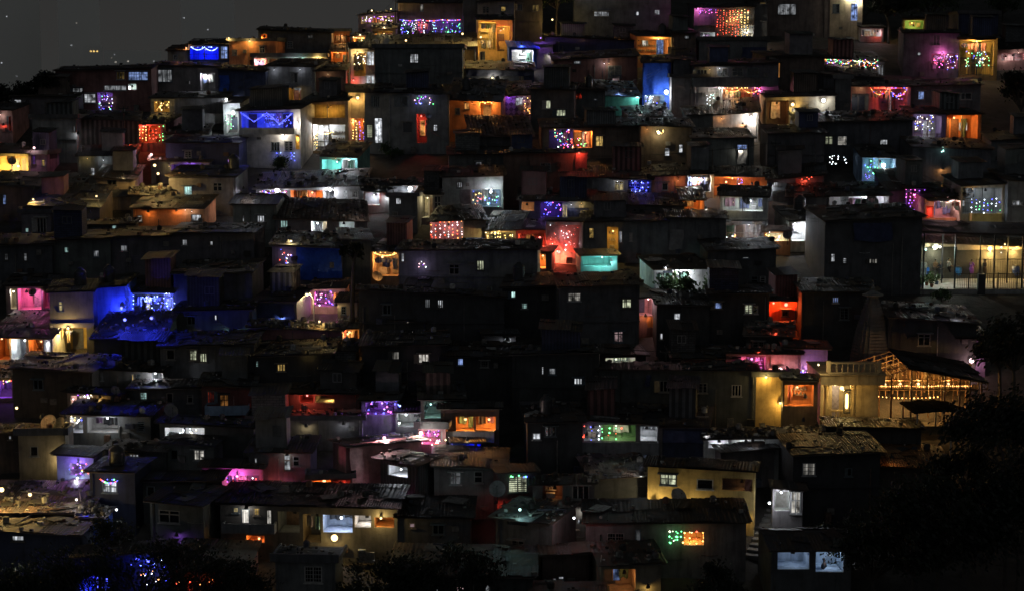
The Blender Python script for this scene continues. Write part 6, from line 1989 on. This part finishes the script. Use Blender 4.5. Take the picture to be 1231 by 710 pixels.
# ---------------------------------------------------------------- far city blocks beyond the ridge
m_, nt_, out_ = new_mat('far_wall_haze_tone')
b_ = N(nt_, 'ShaderNodeBsdfPrincipled', inp={'Roughness': 1.0, 'Specular IOR Level': 0.0, 'Base Color': (0.9, 0.865, 0.79, 1)})  # pale tone stands for haze, so the blocks merge with the sky
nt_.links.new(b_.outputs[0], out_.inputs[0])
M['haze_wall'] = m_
for (u, vt, wpx, lit, lab) in ((14, -60, 60, [(2, 76, 'w'), (8, 20, 'w'), (20, 92, 'w')], 'far pale tower block at upper left corner'),
                               (95, -40, 44, [(92, 28, 'W'), (86, 55, 'w')], 'far pale tower with one lit room high up'),
                               (160, 61, 66, [(110 + 24, 70, 'W'), (139, 75, 'W'), (130, 80, 'W'), (154, 74, 'W'), (185, 74, 'w'), (138, 66, 'w')], 'far pale block with a cluster of dim windows'),
                               (113, 55, 20, [(109, 62, 'y'), (113, 62, 'y'), (117, 62, 'y')], 'far narrow block with three yellow windows'),
                               (250, -60, 60, [(250, 36, 'w'), (221, 22, 'w')], 'far pale tower with two dots of light')):
    y = 900 + rnd.uniform(-60, 60) if wpx != 20 else 780
    p0, p1 = at_depth(u - wpx / 2, 109, y), at_depth(u + wpx / 2, vt, y)
    root = empty('far_tower', Vector(((p0.x + p1.x) / 2, y, 2.0)), -math.atan2((p0.x + p1.x) / 2, y), lab, 'tower block', 'tower blocks far beyond the ridge')
    W2, Ht = (p1.x - p0.x) / 2, p1.z - 2
    b = MB(); b.box(-W2, W2, 0, 16, 0, Ht); b.build('wall', M['haze_wall'], root)
    for (a, v, c) in lit:
        q = Matrix.Rotation(-root.rotation_euler.z, 3, 'Z') @ (at_depth(a, v, y - .1) - root.location)
        b = MB(); x, z = q.x, q.z
        b.box(x - .38, x + .38, -.1, -.02, z - .3, z + .3)
        b.build('window', M['pane'], root, (*LC[c], 1.6 if c == 'y' else rnd.uniform(.25, .7)))

# ---------------------------------------------------------------- sky, camera, render
wd = bpy.data.worlds.new('World')
scene.world = wd
wd.use_nodes = True
nt = wd.node_tree
bg = nt.nodes['Background']
tc = nt.nodes.new('ShaderNodeTexCoord')
sx = nt.nodes.new('ShaderNodeSeparateXYZ')
nt.links.new(tc.outputs['Generated'], sx.inputs[0])
c1 = ramp(nt, sx.outputs[2], [(0.0, (0.0318, 0.0313, 0.0301)), (0.12, (0.0268, 0.0265, 0.0257)), (0.6, (0.0165, 0.0194, 0.0205))])
ng = N(nt, 'ShaderNodeMath', operation='MULTIPLY')
ng.inputs[1].default_value = -0.066
nt.links.new(sx.outputs[1], ng.inputs[0])
mxx = N(nt, 'ShaderNodeMath', operation='MAXIMUM')
mxx.inputs[1].default_value = 0.0
nt.links.new(ng.outputs[0], mxx.inputs[0])
ad = N(nt, 'ShaderNodeVectorMath', operation='ADD')
nt.links.new(c1, ad.inputs[0])
gl = N(nt, 'ShaderNodeVectorMath', operation='SCALE')
gl.inputs[0].default_value = (0.92, 1.0, 1.12)
nt.links.new(mxx.outputs[0], gl.inputs['Scale'])
nt.links.new(gl.outputs[0], ad.inputs[1])
nt.links.new(ad.outputs[0], bg.inputs[0])
bg.inputs[1].default_value = 1.0

cam = bpy.data.cameras.new('camera')
co = bpy.data.objects.new('camera', cam)
COL.objects.link(co)
co.location = CAM
co.rotation_euler = (R(90) - PITCH, 0, 0)
cam.sensor_width = 36.0
cam.lens = 36.0 * F / 1231.0
cam.clip_end = 20000
cam.clip_start = 1.0
scene.camera = co

scene.render.engine = 'CYCLES'
cy = scene.cycles
cy.use_denoising = True
cy.max_bounces = 5
cy.diffuse_bounces = 2
cy.glossy_bounces = 2
cy.transmission_bounces = 2
cy.sample_clamp_indirect = 1.5
cy.caustics_reflective = False
cy.caustics_refractive = False
cy.use_light_tree = True
scene.view_settings.view_transform = 'Standard'
scene.view_settings.look = 'None'
scene.view_settings.exposure = 0.0
scene.view_settings.gamma = 1.0

for lab, objs in list(LABELS.items()):
    if len(objs) > 1 and all('u_' in o for o in objs):
        objs.sort(key=lambda o: o['u_'])
        words_ = ['left', 'right'] if len(objs) == 2 else ['left', 'middle', 'right']
        for o, w_ in zip(objs, words_):
            o['label'] = w_ + ' ' + lab
            LABELS.setdefault(o['label'], []).append(o)
        del LABELS[lab]
for o in scene.objects:
    if 'u_' in o:
        del o['u_']
dup = {k: len(v) for k, v in LABELS.items() if len(v) > 1}
print('DUPLABELS', dup)
print('LONG', [k for k in LABELS if len(k.split()) > 16 or len(k.split()) < 4])
